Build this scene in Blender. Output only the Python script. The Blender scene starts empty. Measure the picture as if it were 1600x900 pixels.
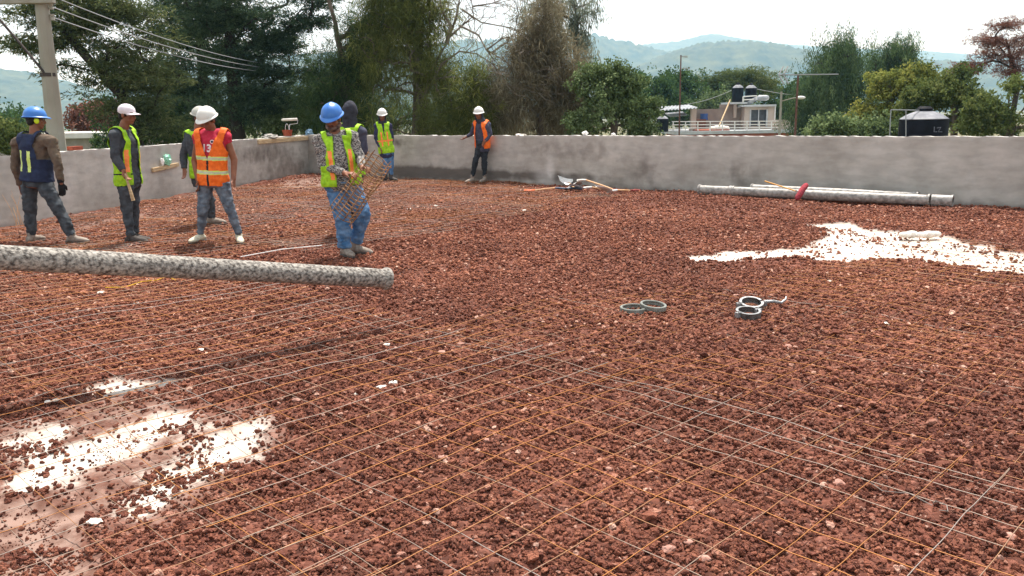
import bpy, bmesh, math, random
import numpy as np
from mathutils import Vector, Matrix
from mathutils.bvhtree import BVHTree

# ------------------------------------------------------------------ camera, sky, sun, exposure
SC = bpy.context.scene
F, H = 1300.0, 1.52
PITCH, ROLL = math.atan(273/1300), math.atan(0.019)
_f = np.array([0, math.cos(PITCH), -math.sin(PITCH)]); _r0 = np.array([1., 0, 0]); _u0 = np.cross(_r0, _f)
_c, _s = math.cos(ROLL), math.sin(ROLL)
_r = _c*_r0 - _s*_u0; _u = _s*_r0 + _c*_u0
cam = bpy.data.cameras.new('camera'); cam.sensor_width = 36; cam.lens = 36*F/1600
cam.clip_start = .05; cam.clip_end = 30000
co = bpy.data.objects.new('camera', cam); SC.collection.objects.link(co)
M = Matrix(((_r[0], _u[0], -_f[0], 0), (_r[1], _u[1], -_f[1], 0), (_r[2], _u[2], -_f[2], H), (0, 0, 0, 1)))
co.matrix_world = M; SC.camera = co

SUN_EL, SUN_AZ = math.radians(64), math.radians(12)      # azimuth clockwise from +Y
w = bpy.data.worlds.new('World'); SC.world = w; w.use_nodes = True
nt = w.node_tree; nt.nodes.clear()
wo = nt.nodes.new('ShaderNodeOutputWorld'); bg = nt.nodes.new('ShaderNodeBackground')
sky = nt.nodes.new('ShaderNodeTexSky'); sky.sky_type = 'NISHITA'; sky.sun_disc = False
sky.sun_elevation = SUN_EL; sky.sun_rotation = SUN_AZ
sky.altitude = 2300; sky.air_density = 1.0; sky.dust_density = 3.0; sky.ozone_density = 1.5
tc = nt.nodes.new('ShaderNodeTexCoord'); mp = nt.nodes.new('ShaderNodeMapping'); mp.inputs['Scale'].default_value = (1, 1, 2.5)
no = nt.nodes.new('ShaderNodeTexNoise'); no.inputs['Scale'].default_value = 2.2; no.inputs['Detail'].default_value = 6
cr = nt.nodes.new('ShaderNodeValToRGB'); cr.color_ramp.elements[0].position = .25; cr.color_ramp.elements[1].position = .7
cr.color_ramp.elements[0].color = (.45, .45, .45, 1)
mx = nt.nodes.new('ShaderNodeMixRGB'); mx.inputs[2].default_value = (7.2, 7.35, 7.5, 1)   # thin bright cloud veil
nt.links.new(tc.outputs['Generated'], mp.inputs[0]); nt.links.new(mp.outputs[0], no.inputs['Vector'])
nt.links.new(no.outputs['Fac'], cr.inputs[0]); nt.links.new(cr.outputs[0], mx.inputs[0]); nt.links.new(sky.outputs[0], mx.inputs[1])
nt.links.new(mx.outputs[0], bg.inputs[0]); bg.inputs[1].default_value = 0.11
nt.links.new(bg.outputs[0], wo.inputs[0])
sl = bpy.data.lights.new('sun', 'SUN'); sl.energy = 5.0; sl.angle = math.radians(.6); sl.color = (1, .96, .9)
so = bpy.data.objects.new('sun', sl); SC.collection.objects.link(so)
sdir = Vector((math.sin(SUN_AZ)*math.cos(SUN_EL), math.cos(SUN_AZ)*math.cos(SUN_EL), math.sin(SUN_EL)))
so.rotation_euler = sdir.to_track_quat('Z', 'Y').to_euler(); so.location = (0, 0, 30)
vs = SC.view_settings; vs.view_transform = 'Standard'; vs.look = 'None'; vs.gamma = 1; vs.use_curve_mapping = False
vs.exposure = 0.78
SC.cycles.volume_bounces = 1; SC.cycles.max_bounces = 6; SC.cycles.transparent_max_bounces = 4

rng = np.random.default_rng(7); random.seed(7)

# ------------------------------------------------------------------ photo <-> world
def ray(x, y):
    return _f*F + _r*(x-800) - _u*(y-450)
def at(x, y, Y):                       # point at distance Y in front, seen at photo position x, y
    d = ray(x, y); t = Y/d[1]; p = d*t; p[2] += H; return p
def gnd(x, y, z=0.):
    d = ray(x, y); t = (H-z)/-d[2]; return np.array([d[0]*t, d[1]*t, z])

def vnoise(x, y, z=0., seed=0):
    x, y, z = np.broadcast_arrays(np.asarray(x, float), np.asarray(y, float), np.asarray(z, float))
    xi, yi, zi = np.floor(x).astype(np.int64), np.floor(y).astype(np.int64), np.floor(z).astype(np.int64)
    fx, fy, fz = x-xi, y-yi, z-zi
    fx, fy, fz = fx*fx*(3-2*fx), fy*fy*(3-2*fy), fz*fz*(3-2*fz)
    def h(a, b, c):
        n = (a*73856093) ^ (b*19349663) ^ (c*83492791) ^ (seed*2654435761)
        n = (n ^ (n >> 13))*1274126177 & 0x7fffffff
        n = (n ^ (n >> 16))*668265263 & 0x7fffffff
        return (n & 0xffff)/65535.
    r = 0
    for i in (0, 1):
        for j in (0, 1):
            for k in (0, 1):
                r = r + h(xi+i, yi+j, zi+k)*np.where(i, fx, 1-fx)*np.where(j, fy, 1-fy)*np.where(k, fz, 1-fz)
    return r*2-1
def fbm(x, y, z=0., oct=4, seed=0):
    a, s, r = 1, 1, 0
    for o in range(oct):
        r = r + a*vnoise(np.asarray(x)*s+o*17.3, np.asarray(y)*s-o*9.1, np.asarray(z)*s, seed+o); a *= .5; s *= 2.03
    return r/1.7

# ------------------------------------------------------------------ helpers
def col(h):
    h = h.lstrip('#'); c = [int(h[i:i+2], 16)/255 for i in (0, 2, 4)]
    return tuple(x/12.92 if x < .04045 else ((x+.055)/1.055)**2.4 for x in c)
def mat(name, c1, c2=None, rough=.8, scale=8., bump=0., bscale=None, metal=0., detail=5, coords='Object', thr=(.35, .65), trans=0., spec=.3, stretch=None):
    m = bpy.data.materials.new(name); m.use_nodes = True; n = m.node_tree; b = n.nodes['Principled BSDF']
    b.inputs['Roughness'].default_value = rough; b.inputs['Metallic'].default_value = metal
    b.inputs['Specular IOR Level'].default_value = spec
    c1 = tuple(c1)+(1,); t = n.nodes.new('ShaderNodeTexCoord'); src = t.outputs[coords]
    if stretch:
        q = n.nodes.new('ShaderNodeMapping'); q.inputs['Scale'].default_value = stretch; n.links.new(src, q.inputs[0]); src = q.outputs[0]
    if c2 is not None:
        z = n.nodes.new('ShaderNodeTexNoise'); z.inputs['Scale'].default_value = scale; z.inputs['Detail'].default_value = detail
        r = n.nodes.new('ShaderNodeValToRGB'); r.color_ramp.elements[0].position = thr[0]; r.color_ramp.elements[1].position = thr[1]
        r.color_ramp.elements[0].color = c1; r.color_ramp.elements[1].color = tuple(c2)+(1,)
        n.links.new(src, z.inputs['Vector']); n.links.new(z.outputs['Fac'], r.inputs[0]); n.links.new(r.outputs[0], b.inputs['Base Color'])
    else: b.inputs['Base Color'].default_value = c1
    if bump:
        z = n.nodes.new('ShaderNodeTexNoise'); z.inputs['Scale'].default_value = bscale or scale*3; z.inputs['Detail'].default_value = 6
        u = n.nodes.new('ShaderNodeBump'); u.inputs['Strength'].default_value = bump; u.inputs['Distance'].default_value = .01
        n.links.new(src, z.inputs['Vector']); n.links.new(z.outputs['Fac'], u.inputs['Height']); n.links.new(u.outputs[0], b.inputs['Normal'])
    return m

class MB:
    def __init__(s): s.v = []; s.f = []; s.m = []
    def add(s, v, f, m=0):
        o = len(s.v); s.v += [tuple(map(float, p)) for p in v]; s.f += [tuple(i+o for i in q) for q in f]; s.m += [m]*len(f); return s
    def box(s, c, d, ax=None, m=0, bev=0.0):
        c = np.array(c, float); ax = np.eye(3) if ax is None else np.array(ax, float); d = np.array(d, float)/2
        if bev <= 0:
            P = [c+ax[0]*d[0]*i+ax[1]*d[1]*j+ax[2]*d[2]*k for i in (-1, 1) for j in (-1, 1) for k in (-1, 1)]
            return s.add(P, [(0, 1, 3, 2), (4, 6, 7, 5), (0, 4, 5, 1), (2, 3, 7, 6), (0, 2, 6, 4), (1, 5, 7, 3)], m)
        bm = bmesh.new(); bmesh.ops.create_cube(bm, size=1)
        for q in bm.verts: q.co = Vector((q.co.x*2*d[0], q.co.y*2*d[1], q.co.z*2*d[2]))
        bmesh.ops.bevel(bm, geom=bm.edges[:], offset=bev, segments=2, affect='EDGES', profile=.6)
        bm.verts.ensure_lookup_table()
        P = [c+ax[0]*q.co.x+ax[1]*q.co.y+ax[2]*q.co.z for q in bm.verts]; Q = [tuple(x.index for x in f.verts) for f in bm.faces]
        bm.free(); return s.add(P, Q, m)
    def pbox(s, x0, y0, x1, y1, Y, dep, m=0, bev=0.):    # box seen over photo rectangle at distance Y (front), depth dep
        a = at(x0, y0, Y); b = at(x1, y1, Y); c2 = at(x0, y1, Y); d2 = at(x1, y0, Y)
        xc = (a[0]+b[0]+c2[0]+d2[0])/4; zc = (a[2]+b[2]+c2[2]+d2[2])/4
        W = (d2[0]-a[0]+b[0]-c2[0])/2; Hh = (a[2]-c2[2]+d2[2]-b[2])/2
        return s.box((xc, Y+dep/2, zc), (W, dep, Hh), m=m, bev=bev)
    def tube(s, pts, r, n=8, m=0, caps=True, ell=None, rnd=False):
        pts = [np.array(p, float) for p in pts]; k = len(pts); R = [r]*k if np.isscalar(r) else list(r)
        if rnd:   # rounded ends
            d0 = pts[0]-pts[1]; d0 /= np.linalg.norm(d0)+1e-9; d1 = pts[-1]-pts[-2]; d1 /= np.linalg.norm(d1)+1e-9
            r0, r1 = R[0], R[-1]; r0s = r0 if np.isscalar(r0) else min(r0); r1s = r1 if np.isscalar(r1) else min(r1)
            sc = lambda q, t: q*t if np.isscalar(q) else (q[0]*t, q[1]*t)
            pts = [pts[0]+d0*r0s*.95, pts[0]+d0*r0s*.7]+pts+[pts[-1]+d1*r1s*.7, pts[-1]+d1*r1s*.95]
            R = [sc(r0, .3), sc(r0, .72)]+R+[sc(r1, .72), sc(r1, .3)]; k = len(pts)
        V = []; N = None
        for i in range(k):
            t = pts[min(i+1, k-1)]-pts[max(i-1, 0)]; t /= np.linalg.norm(t)+1e-9
            if ell is not None:
                a = np.array(ell, float); a = a-t*(a@t); a /= np.linalg.norm(a)+1e-9; b = np.cross(t, a)
            else:
                if N is None:
                    N = np.cross(t, [0, 0, 1.]) if abs(t[2]) < .9 else np.cross(t, [1., 0, 0])
                N = N-t*(N@t); N /= np.linalg.norm(N)+1e-9; a = N; b = np.cross(t, a)
            ra, rb = (R[i], R[i]) if np.isscalar(R[i]) else R[i]
            for j in range(n):
                q = 2*math.pi*j/n; V.append(pts[i]+a*ra*math.cos(q)+b*rb*math.sin(q))
        Fc = [(i*n+j, i*n+(j+1) % n, (i+1)*n+(j+1) % n, (i+1)*n+j) for i in range(k-1) for j in range(n)]
        if caps: Fc += [tuple(range(n))[::-1], tuple((k-1)*n+j for j in range(n))]
        return s.add(V, Fc, m)
    def ell(s, c, rad, ax=None, nu=16, nv=10, m=0):
        c = np.array(c, float); ax = np.eye(3) if ax is None else np.array(ax, float); V = []; Fc = []
        V.append(c+ax[2]*rad[2])
        for i in range(1, nv):
            t = math.pi*i/nv
            for j in range(nu):
                q = 2*math.pi*j/nu; V.append(c+ax[0]*rad[0]*math.sin(t)*math.cos(q)+ax[1]*rad[1]*math.sin(t)*math.sin(q)+ax[2]*rad[2]*math.cos(t))
        V.append(c-ax[2]*rad[2]); e = len(V)-1
        for j in range(nu):
            Fc.append((0, 1+j, 1+(j+1) % nu)); Fc.append((e, 1+(nv-2)*nu+(j+1) % nu, 1+(nv-2)*nu+j))
        for i in range(nv-2):
            for j in range(nu): Fc.append((1+i*nu+j, 1+(i+1)*nu+j, 1+(i+1)*nu+(j+1) % nu, 1+i*nu+(j+1) % nu))
        return s.add(V, Fc, m)
    def lathe(s, c, prof, ax=None, n=24, m=0, closed=False):   # prof: (radius, height)
        c = np.array(c, float); ax = np.eye(3) if ax is None else np.array(ax, float); V = []
        for (r, z) in prof:
            for j in range(n):
                q = 2*math.pi*j/n; V.append(c+ax[0]*r*math.cos(q)+ax[1]*r*math.sin(q)+ax[2]*z)
        k = len(prof); Fc = [(i*n+j, i*n+(j+1) % n, ((i+1) % k)*n+(j+1) % n, ((i+1) % k)*n+j) for i in range(k if closed else k-1) for j in range(n)]
        if not closed: Fc += [tuple(range(n))[::-1], tuple((k-1)*n+j for j in range(n))]
        return s.add(V, Fc, m)
    def mesh(s, name='m', off=(0, 0, 0)):
        me = bpy.data.meshes.new(name); o = np.array(off, float)
        me.from_pydata([tuple(np.array(p)-o) for p in s.v], [], s.f); me.polygons.foreach_set('material_index', s.m)
        bm = bmesh.new(); bm.from_mesh(me); bmesh.ops.recalc_face_normals(bm, faces=bm.faces[:]); bm.to_mesh(me); bm.free()
        return me

def smooth(me, on=True, ang=None):
    me.polygons.foreach_set('use_smooth', [on]*len(me.polygons))
    if on and ang is not None:
        try: me.set_sharp_from_angle(angle=math.radians(ang))
        except Exception: pass
def link(name, me, mats, parent=None, loc=None, sm=None):
    if isinstance(me, MB):
        off = Vector((0, 0, 0)) if loc is None else Vector(tuple(loc)); q_ = parent
        while q_ is not None: off = off+q_.location; q_ = q_.parent
        me = me.mesh(name, tuple(off))
    if not isinstance(mats, (list, tuple)): mats = [mats]
    mi = np.zeros(len(me.polygons), np.int32); me.polygons.foreach_get('material_index', mi)
    me.materials.clear()
    for q in mats: me.materials.append(q)
    me.polygons.foreach_set('material_index', np.minimum(mi, len(mats)-1).astype(np.int32))
    if sm is not None: smooth(me, True, sm)
    o = bpy.data.objects.new(name, me); SC.collection.objects.link(o)
    if parent is not None: o.parent = parent
    elif loc is not None: o.location = loc
    return o
def tag(o, label=None, cat=None, group=None, kind=None):
    if label: o['label'] = label
    if cat: o['category'] = cat
    if group: o['group'] = group
    if kind: o['kind'] = kind
    return o
def thing(name, label, cat, loc, group=None):
    o = bpy.data.objects.new(name, None); o.empty_display_size = .2; SC.collection.objects.link(o)
    o.location = tuple(map(float, loc))
    return tag(o, label, cat, group)
def npmesh(name, V, Fq, attrs=None, smoothf=False, k=4):
    me = bpy.data.meshes.new(name); V = np.ascontiguousarray(V, np.float32); Fq = np.ascontiguousarray(Fq, np.int32)
    me.vertices.add(len(V)); me.vertices.foreach_set('co', V.ravel())
    me.loops.add(Fq.size); me.loops.foreach_set('vertex_index', Fq.ravel())
    me.polygons.add(len(Fq)); me.polygons.foreach_set('loop_start', np.arange(0, Fq.size, k, dtype=np.int32))
    try: me.polygons.foreach_set('loop_total', np.full(len(Fq), k, np.int32))
    except Exception: pass
    me.polygons.foreach_set('use_smooth', np.full(len(Fq), smoothf))
    for n_, a in (attrs or {}).items():
        at_ = me.attributes.new(n_, 'FLOAT', 'POINT'); at_.data.foreach_set('value', np.ascontiguousarray(a, np.float32))
    me.update(calc_edges=True); return me

# temporary scene for voxel remeshing
TS = bpy.context.scene
def remesh(mb, vox=.012, smo=4, solid=0., fac=.5):
    me = mb.mesh() if isinstance(mb, MB) else mb
    o = bpy.data.objects.new('t', me); SC.collection.objects.link(o)
    if vox:
        r = o.modifiers.new('r', 'REMESH'); r.mode = 'VOXEL'; r.voxel_size = vox
    if smo:
        q = o.modifiers.new('s', 'SMOOTH'); q.iterations = smo; q.factor = fac
    if solid:
        q = o.modifiers.new('so', 'SOLIDIFY'); q.thickness = solid; q.offset = 1
    dg = bpy.context.evaluated_depsgraph_get(); dg.update()
    out = bpy.data.meshes.new_from_object(o.evaluated_get(dg)); bpy.data.objects.remove(o); bpy.data.meshes.remove(me)
    return out

# ------------------------------------------------------------------ materials
WHITE_PATCH = col('e8e4de')
M_ = {}
def M(k): return M_[k]
M_['concrete'] = mat('concrete', col('8f8a84'), col('a8a39c'), .9, 5, .3, 40)
M_['skin'] = mat('skin', col('8a5a42'), col('7c4e3a'), .55, 20, .1, 80)
M_['hair'] = mat('hair', (.012, .009, .008), None, .6)
M_['rust'] = None

# gravel / ground ---------------------------------------------------
XL = lambda y: -7.52+(y-12.2)*(2.02/10.87)
XR = lambda y: np.minimum(7.6+(12.35-y)/.818, 7.0+.80*np.maximum(y, 0))
CY = 23.0
def poly_mask(px, X, Y, soft=.06, amp=.12, fr=5.):
    P = np.array([gnd(*q)[:2] for q in px]); x = X+amp*fbm(X*fr, Y*fr, 3.1, 3); y = Y+amp*fbm(X*fr, Y*fr, 9.7, 3)
    ins = np.zeros(x.shape, bool); d = np.full(x.shape, 1e9)
    for i in range(len(P)):
        a, b = P[i], P[(i+1) % len(P)]
        c = ((a[1] > y) != (b[1] > y)) & (x < (b[0]-a[0])*(y-a[1])/(b[1]-a[1]+1e-12)+a[0]); ins ^= c
        t = np.clip(((x-a[0])*(b[0]-a[0])+(y-a[1])*(b[1]-a[1]))/((b-a)@(b-a)+1e-9), 0, 1)
        d = np.minimum(d, np.hypot(x-a[0]-t*(b[0]-a[0]), y-a[1]-t*(b[1]-a[1])))
    return np.clip(.5+np.where(ins, d, -d)/(2*soft), 0, 1)
PA = [(-60, 700), (0, 690), (50, 662), (85, 660), (110, 686), (190, 668), (250, 645), (330, 636), (305, 672), (235, 702), (170, 718), (150, 745), (60, 756), (32, 740), (42, 705)]
PB = [(290, 690), (340, 662), (395, 646), (412, 663), (404, 702), (350, 740), (300, 765), (215, 802), (150, 800), (185, 768), (210, 742), (310, 712)]
PC = [(-80, 745), (60, 765), (150, 775), (165, 830), (150, 940), (-60, 940)]
PD = [(135, 606), (180, 588), (235, 592), (300, 590), (235, 614), (150, 617)]
PR = [(1062, 400), (1130, 389), (1200, 387), (1255, 385), (1280, 373), (1296, 361), (1262, 350), (1335, 347), (1370, 360), (1440, 363), (1500, 371), (1560, 390), (1640, 402), (1640, 432), (1540, 423), (1470, 409), (1400, 402), (1310, 406), (1240, 400), (1150, 404), (1100, 408)]
PE = [(60, 372), (110, 352), (240, 327), (250, 332), (120, 366), (90, 378)]
PF = [(415, 296), (440, 281), (505, 277), (560, 288), (500, 296)]
PG = [(-60, 670), (60, 640), (140, 600), (300, 600), (340, 630), (430, 650), (410, 720), (300, 790), (200, 850), (60, 800), (-60, 760)]
def masks(X, Y):
    wh = np.maximum.reduce([poly_mask(PA, X, Y, .10, .16, 6), poly_mask(PB, X, Y, .10, .16, 6), .8*poly_mask(PD, X, Y, .05, .1), poly_mask(PR, X, Y, .09, .2)])
    du = np.maximum.reduce([poly_mask(PC, X, Y, .12, .15, 3), .75*poly_mask(PF, X, Y, .3, .3, 2), .62*poly_mask(PG, X, Y, .2, .25, 4), .5*poly_mask(PE, X, Y, .2, .1, 3)])
    return wh, du
def gh(X, Y, bare=None):
    X = np.asarray(X, float); Y = np.asarray(Y, float)
    h = .028*vnoise(X*.9, Y*.9, 0, 1)+.019*vnoise(X*3.1, Y*3.1, 0, 2)+.007*vnoise(X*9, Y*9, 0, 3)
    # pushed-up ridge and wheel ruts
    h = h+.012*np.sin((X+Y)*3.2+2*vnoise(X*.7, Y*.7, 0, 8))*np.clip((Y-8)/6, 0, 1)
    if bare is not None: h = h*(1-.85*bare)-.035*bare
    return h
def build_ground():
    nr, nc = 620, 520
    t = np.linspace(0, 1, nr); Yr = -3+(CY+3)*(.25*t+.75*(t**2.2*.55+t*.45)); 
    u = np.linspace(0, 1, nc); Yg, Ug = np.meshgrid(Yr, u, indexing='ij')
    xl, xr = XL(Yg), np.maximum(XR(Yg), XL(Yg)+.02)
    X = xl+(xr-xl)*Ug
    wh, du = masks(X, Yg); bare = np.maximum(wh, du)
    Z = gh(X, Yg, bare)+(1-bare)*(.009*vnoise(X*22, Yg*22, 0, 5)+.006*vnoise(X*47, Yg*47, 0, 6))+.02*np.exp(-(Ug*(xr-xl)/.15)**2)
    V = np.stack([X, Yg, Z], -1).reshape(-1, 3); i = np.arange(nr*nc).reshape(nr, nc)
    Q = np.stack([i[:-1, :-1], i[:-1, 1:], i[1:, 1:], i[1:, :-1]], -1).reshape(-1, 4)
    me = npmesh('ground', V, Q, {'white': wh.ravel(), 'dust': du.ravel()}, True)
    m = bpy.data.materials.new('gravel_bed'); m.use_nodes = True; n = m.node_tree; b = n.nodes['Principled BSDF']; b.inputs['Roughness'].default_value = .95; b.inputs['Specular IOR Level'].default_value = .15
    L = n.links.new; N = n.nodes.new
    tcn = N('ShaderNodeTexCoord'); O = tcn.outputs['Object']
    vo = N('ShaderNodeTexVoronoi'); vo.inputs['Scale'].default_value = 42; L(O, vo.inputs['Vector'])
    r1 = N('ShaderNodeValToRGB'); e = r1.color_ramp.elements
    e[0].position = 0; e[0].color = (*col('452b24'), 1); e[1].position = 1; e[1].color = (*col('80574a'), 1)
    a = r1.color_ramp.elements.new(.35); a.color = (*col('59382e'), 1); a = r1.color_ramp.elements.new(.8); a.color = (*col('71483b'), 1)
    sep = N('ShaderNodeSeparateColor'); L(vo.outputs['Color'], sep.inputs[0]); L(sep.outputs[0], r1.inputs[0])
    ns = N('ShaderNodeTexNoise'); ns.inputs['Scale'].default_value = .9; ns.inputs['Detail'].default_value = 4; L(O, ns.inputs['Vector'])
    ml = N('ShaderNodeMixRGB'); ml.blend_type = 'MULTIPLY'; ml.inputs[0].default_value = .6; r2 = N('ShaderNodeValToRGB')
    r2.color_ramp.elements[0].color = (.7, .66, .64, 1); r2.color_ramp.elements[1].color = (1.25, 1.15, 1.1, 1); r2.color_ramp.elements[0].position = .35; r2.color_ramp.elements[1].position = .65
    L(ns.outputs['Fac'], r2.inputs[0]); L(r1.outputs[0], ml.inputs[1]); L(r2.outputs[0], ml.inputs[2])
    # dusty concrete and white screed showing through
    nf = N('ShaderNodeTexNoise'); nf.inputs['Scale'].default_value = 60; nf.inputs['Detail'].default_value = 6; L(O, nf.inputs['Vector'])
    nm = N('ShaderNodeTexNoise'); nm.inputs['Scale'].default_value = 9; nm.inputs['Detail'].default_value = 6; L(O, nm.inputs['Vector'])
    def att(k):
        q = N('ShaderNodeAttribute'); q.attribute_name = k; return q.outputs['Fac']
    def thr(src, k, lo, hi, s2=.5):
        mth = N('ShaderNodeMath'); mth.operation = 'MULTIPLY_ADD'; L(k, mth.inputs[0]); mth.inputs[1].default_value = s2; L(src, mth.inputs[2])
        mr = N('ShaderNodeMapRange'); mr.inputs[1].default_value = lo; mr.inputs[2].default_value = hi; L(mth.outputs[0], mr.inputs[0]); return mr.outputs[0]
    dc = N('ShaderNodeValToRGB'); dc.color_ramp.elements[0].color = (*col('5f443a'), 1); dc.color_ramp.elements[1].color = (*col('8c7368'), 1); dc.color_ramp.elements[0].position = .38; dc.color_ramp.elements[1].position = .6; L(nm.outputs['Fac'], dc.inputs[0])
    m1 = N('ShaderNodeMixRGB'); L(thr(att('dust'), nf.outputs['Fac'], .5, 1.0), m1.inputs[0]); L(ml.outputs[0], m1.inputs[1]); L(dc.outputs[0], m1.inputs[2])
    wc = N('ShaderNodeValToRGB'); wc.color_ramp.elements[0].color = (*col('b5a294'), 1); wc.color_ramp.elements[1].color = (*col('c2bcb2'), 1); wc.color_ramp.elements[0].position = .3; wc.color_ramp.elements[1].position = .55; L(nm.outputs['Fac'], wc.inputs[0])
    m2 = N('ShaderNodeMixRGB'); L(thr(att('white'), nf.outputs['Fac'], .55, 1.1), m2.inputs[0]); L(m1.outputs[0], m2.inputs[1]); L(wc.outputs[0], m2.inputs[2])
    L(m2.outputs[0], b.inputs['Base Color'])
    bp = N('ShaderNodeBump'); bp.inputs['Strength'].default_value = .9; bp.inputs['Distance'].default_value = .012; bp.invert = True
    bm_ = N('ShaderNodeMath'); bm_.operation = 'MULTIPLY'; inv = N('ShaderNodeMath'); inv.operation = 'SUBTRACT'; inv.inputs[0].default_value = 1
    mxx = N('ShaderNodeMath'); mxx.operation = 'MAXIMUM'; L(att('dust'), mxx.inputs[0]); L(att('white'), mxx.inputs[1]); L(mxx.outputs[0], inv.inputs[1])
    L(vo.outputs['Distance'], bm_.inputs[0]); L(inv.outputs[0], bm_.inputs[1]); L(bm_.outputs[0], bp.inputs['Height']); L(bp.outputs[0], b.inputs['Normal'])
    tag(link('ground', me, m), kind='structure')
GR = [col('58362d'), col('6d443a'), col('855449'), col('a57b6d')]
build_ground()

def stone_variants():
    c = bpy.data.collections.new('gravel_stones')
    m = bpy.data.materials.new('gravel_stone'); m.use_nodes = True; n = m.node_tree; b = n.nodes['Principled BSDF']; b.inputs['Roughness'].default_value = .92; b.inputs['Specular IOR Level'].default_value = .2
    oi = n.nodes.new('ShaderNodeObjectInfo'); r = n.nodes.new('ShaderNodeValToRGB'); e = r.color_ramp.elements
    e[0].position = 0; e[0].color = (*GR[0], 1); e[1].position = 1; e[1].color = (*col('c9a99c'), 1)
    for p, k in ((.2, GR[1]), (.6, col('7f5142')), (.9, col('936351')), (.975, col('a57c6e'))):
        q = e.new(p); q.color = (*k, 1)
    n.links.new(oi.outputs['Random'], r.inputs[0])
    tcn = n.nodes.new('ShaderNodeTexCoord'); z = n.nodes.new('ShaderNodeTexNoise'); z.inputs['Scale'].default_value = 3; z.inputs['Detail'].default_value = 5
    n.links.new(tcn.outputs['Object'], z.inputs['Vector']); bp = n.nodes.new('ShaderNodeBump'); bp.inputs['Strength'].default_value = .6; bp.inputs['Distance'].default_value = .3
    n.links.new(z.outputs['Fac'], bp.inputs['Height']); n.links.new(bp.outputs[0], b.inputs['Normal'])
    ml = n.nodes.new('ShaderNodeMixRGB'); ml.blend_type = 'MULTIPLY'; ml.inputs[0].default_value = .6; r2 = n.nodes.new('ShaderNodeValToRGB')
    r2.color_ramp.elements[0].color = (.75, .73, .72, 1); r2.color_ramp.elements[1].color = (1.25, 1.25, 1.25, 1)
    n.links.new(z.outputs['Fac'], r2.inputs[0]); n.links.new(r.outputs[0], ml.inputs[1]); n.links.new(r2.outputs[0], ml.inputs[2])
    zz = n.nodes.new('ShaderNodeTexNoise'); zz.inputs['Scale'].default_value = .45; zz.inputs['Detail'].default_value = 5; n.links.new(oi.outputs['Location'], zz.inputs['Vector'])
    r3 = n.nodes.new('ShaderNodeValToRGB'); r3.color_ramp.elements[0].position = .4; r3.color_ramp.elements[1].position = .62; r3.color_ramp.elements[0].color = (.86, .81, .79, 1); r3.color_ramp.elements[1].color = (1.18, 1.14, 1.08, 1)
    m3 = n.nodes.new('ShaderNodeMixRGB'); m3.blend_type = 'MULTIPLY'; m3.inputs[0].default_value = 1; n.links.new(zz.outputs['Fac'], r3.inputs[0]); n.links.new(ml.outputs[0], m3.inputs[1]); n.links.new(r3.outputs[0], m3.inputs[2])
    # stone colour gets lighter further in, darker near the camera
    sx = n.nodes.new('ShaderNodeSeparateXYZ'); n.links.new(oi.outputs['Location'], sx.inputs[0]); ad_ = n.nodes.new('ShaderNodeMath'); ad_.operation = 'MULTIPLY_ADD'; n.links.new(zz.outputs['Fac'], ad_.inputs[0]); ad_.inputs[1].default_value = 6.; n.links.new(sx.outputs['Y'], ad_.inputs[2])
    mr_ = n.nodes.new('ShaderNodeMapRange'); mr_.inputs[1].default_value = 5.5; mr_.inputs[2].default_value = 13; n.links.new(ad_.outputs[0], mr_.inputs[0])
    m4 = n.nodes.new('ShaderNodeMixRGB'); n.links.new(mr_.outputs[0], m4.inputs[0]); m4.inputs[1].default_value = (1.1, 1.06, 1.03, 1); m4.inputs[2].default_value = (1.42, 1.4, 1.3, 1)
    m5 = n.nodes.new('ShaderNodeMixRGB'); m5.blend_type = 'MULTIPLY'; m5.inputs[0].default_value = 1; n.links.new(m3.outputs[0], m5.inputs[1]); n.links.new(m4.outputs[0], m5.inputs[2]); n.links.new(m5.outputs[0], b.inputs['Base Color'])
    for k in range(10):
        bm = bmesh.new(); bmesh.ops.create_icosphere(bm, subdivisions=2, radius=.5)
        sc = Vector((1, random.uniform(.65, 1), random.uniform(.5, .85)))
        planes = [(Vector((random.gauss(0, 1), random.gauss(0, 1), random.gauss(0, 1))).normalized(), random.uniform(.28, .42)) for _ in range(9)]
        for v in bm.verts:
            p = v.co.copy()
            for nn, d in planes:
                t = p.dot(nn)
                if t > d: p -= nn*(t-d)
            p *= 1+.16*float(vnoise(p.x*5+k*7, p.y*5, p.z*5, k))
            v.co = Vector((p.x*sc.x, p.y*sc.y, p.z*sc.z))*1.15
        me = bpy.data.meshes.new('stone'); bm.to_mesh(me); bm.free(); me.materials.append(m)
        c.objects.link(bpy.data.objects.new('gravel_stone', me))
    return c, m
STC, M_['stone'] = stone_variants()
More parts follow.
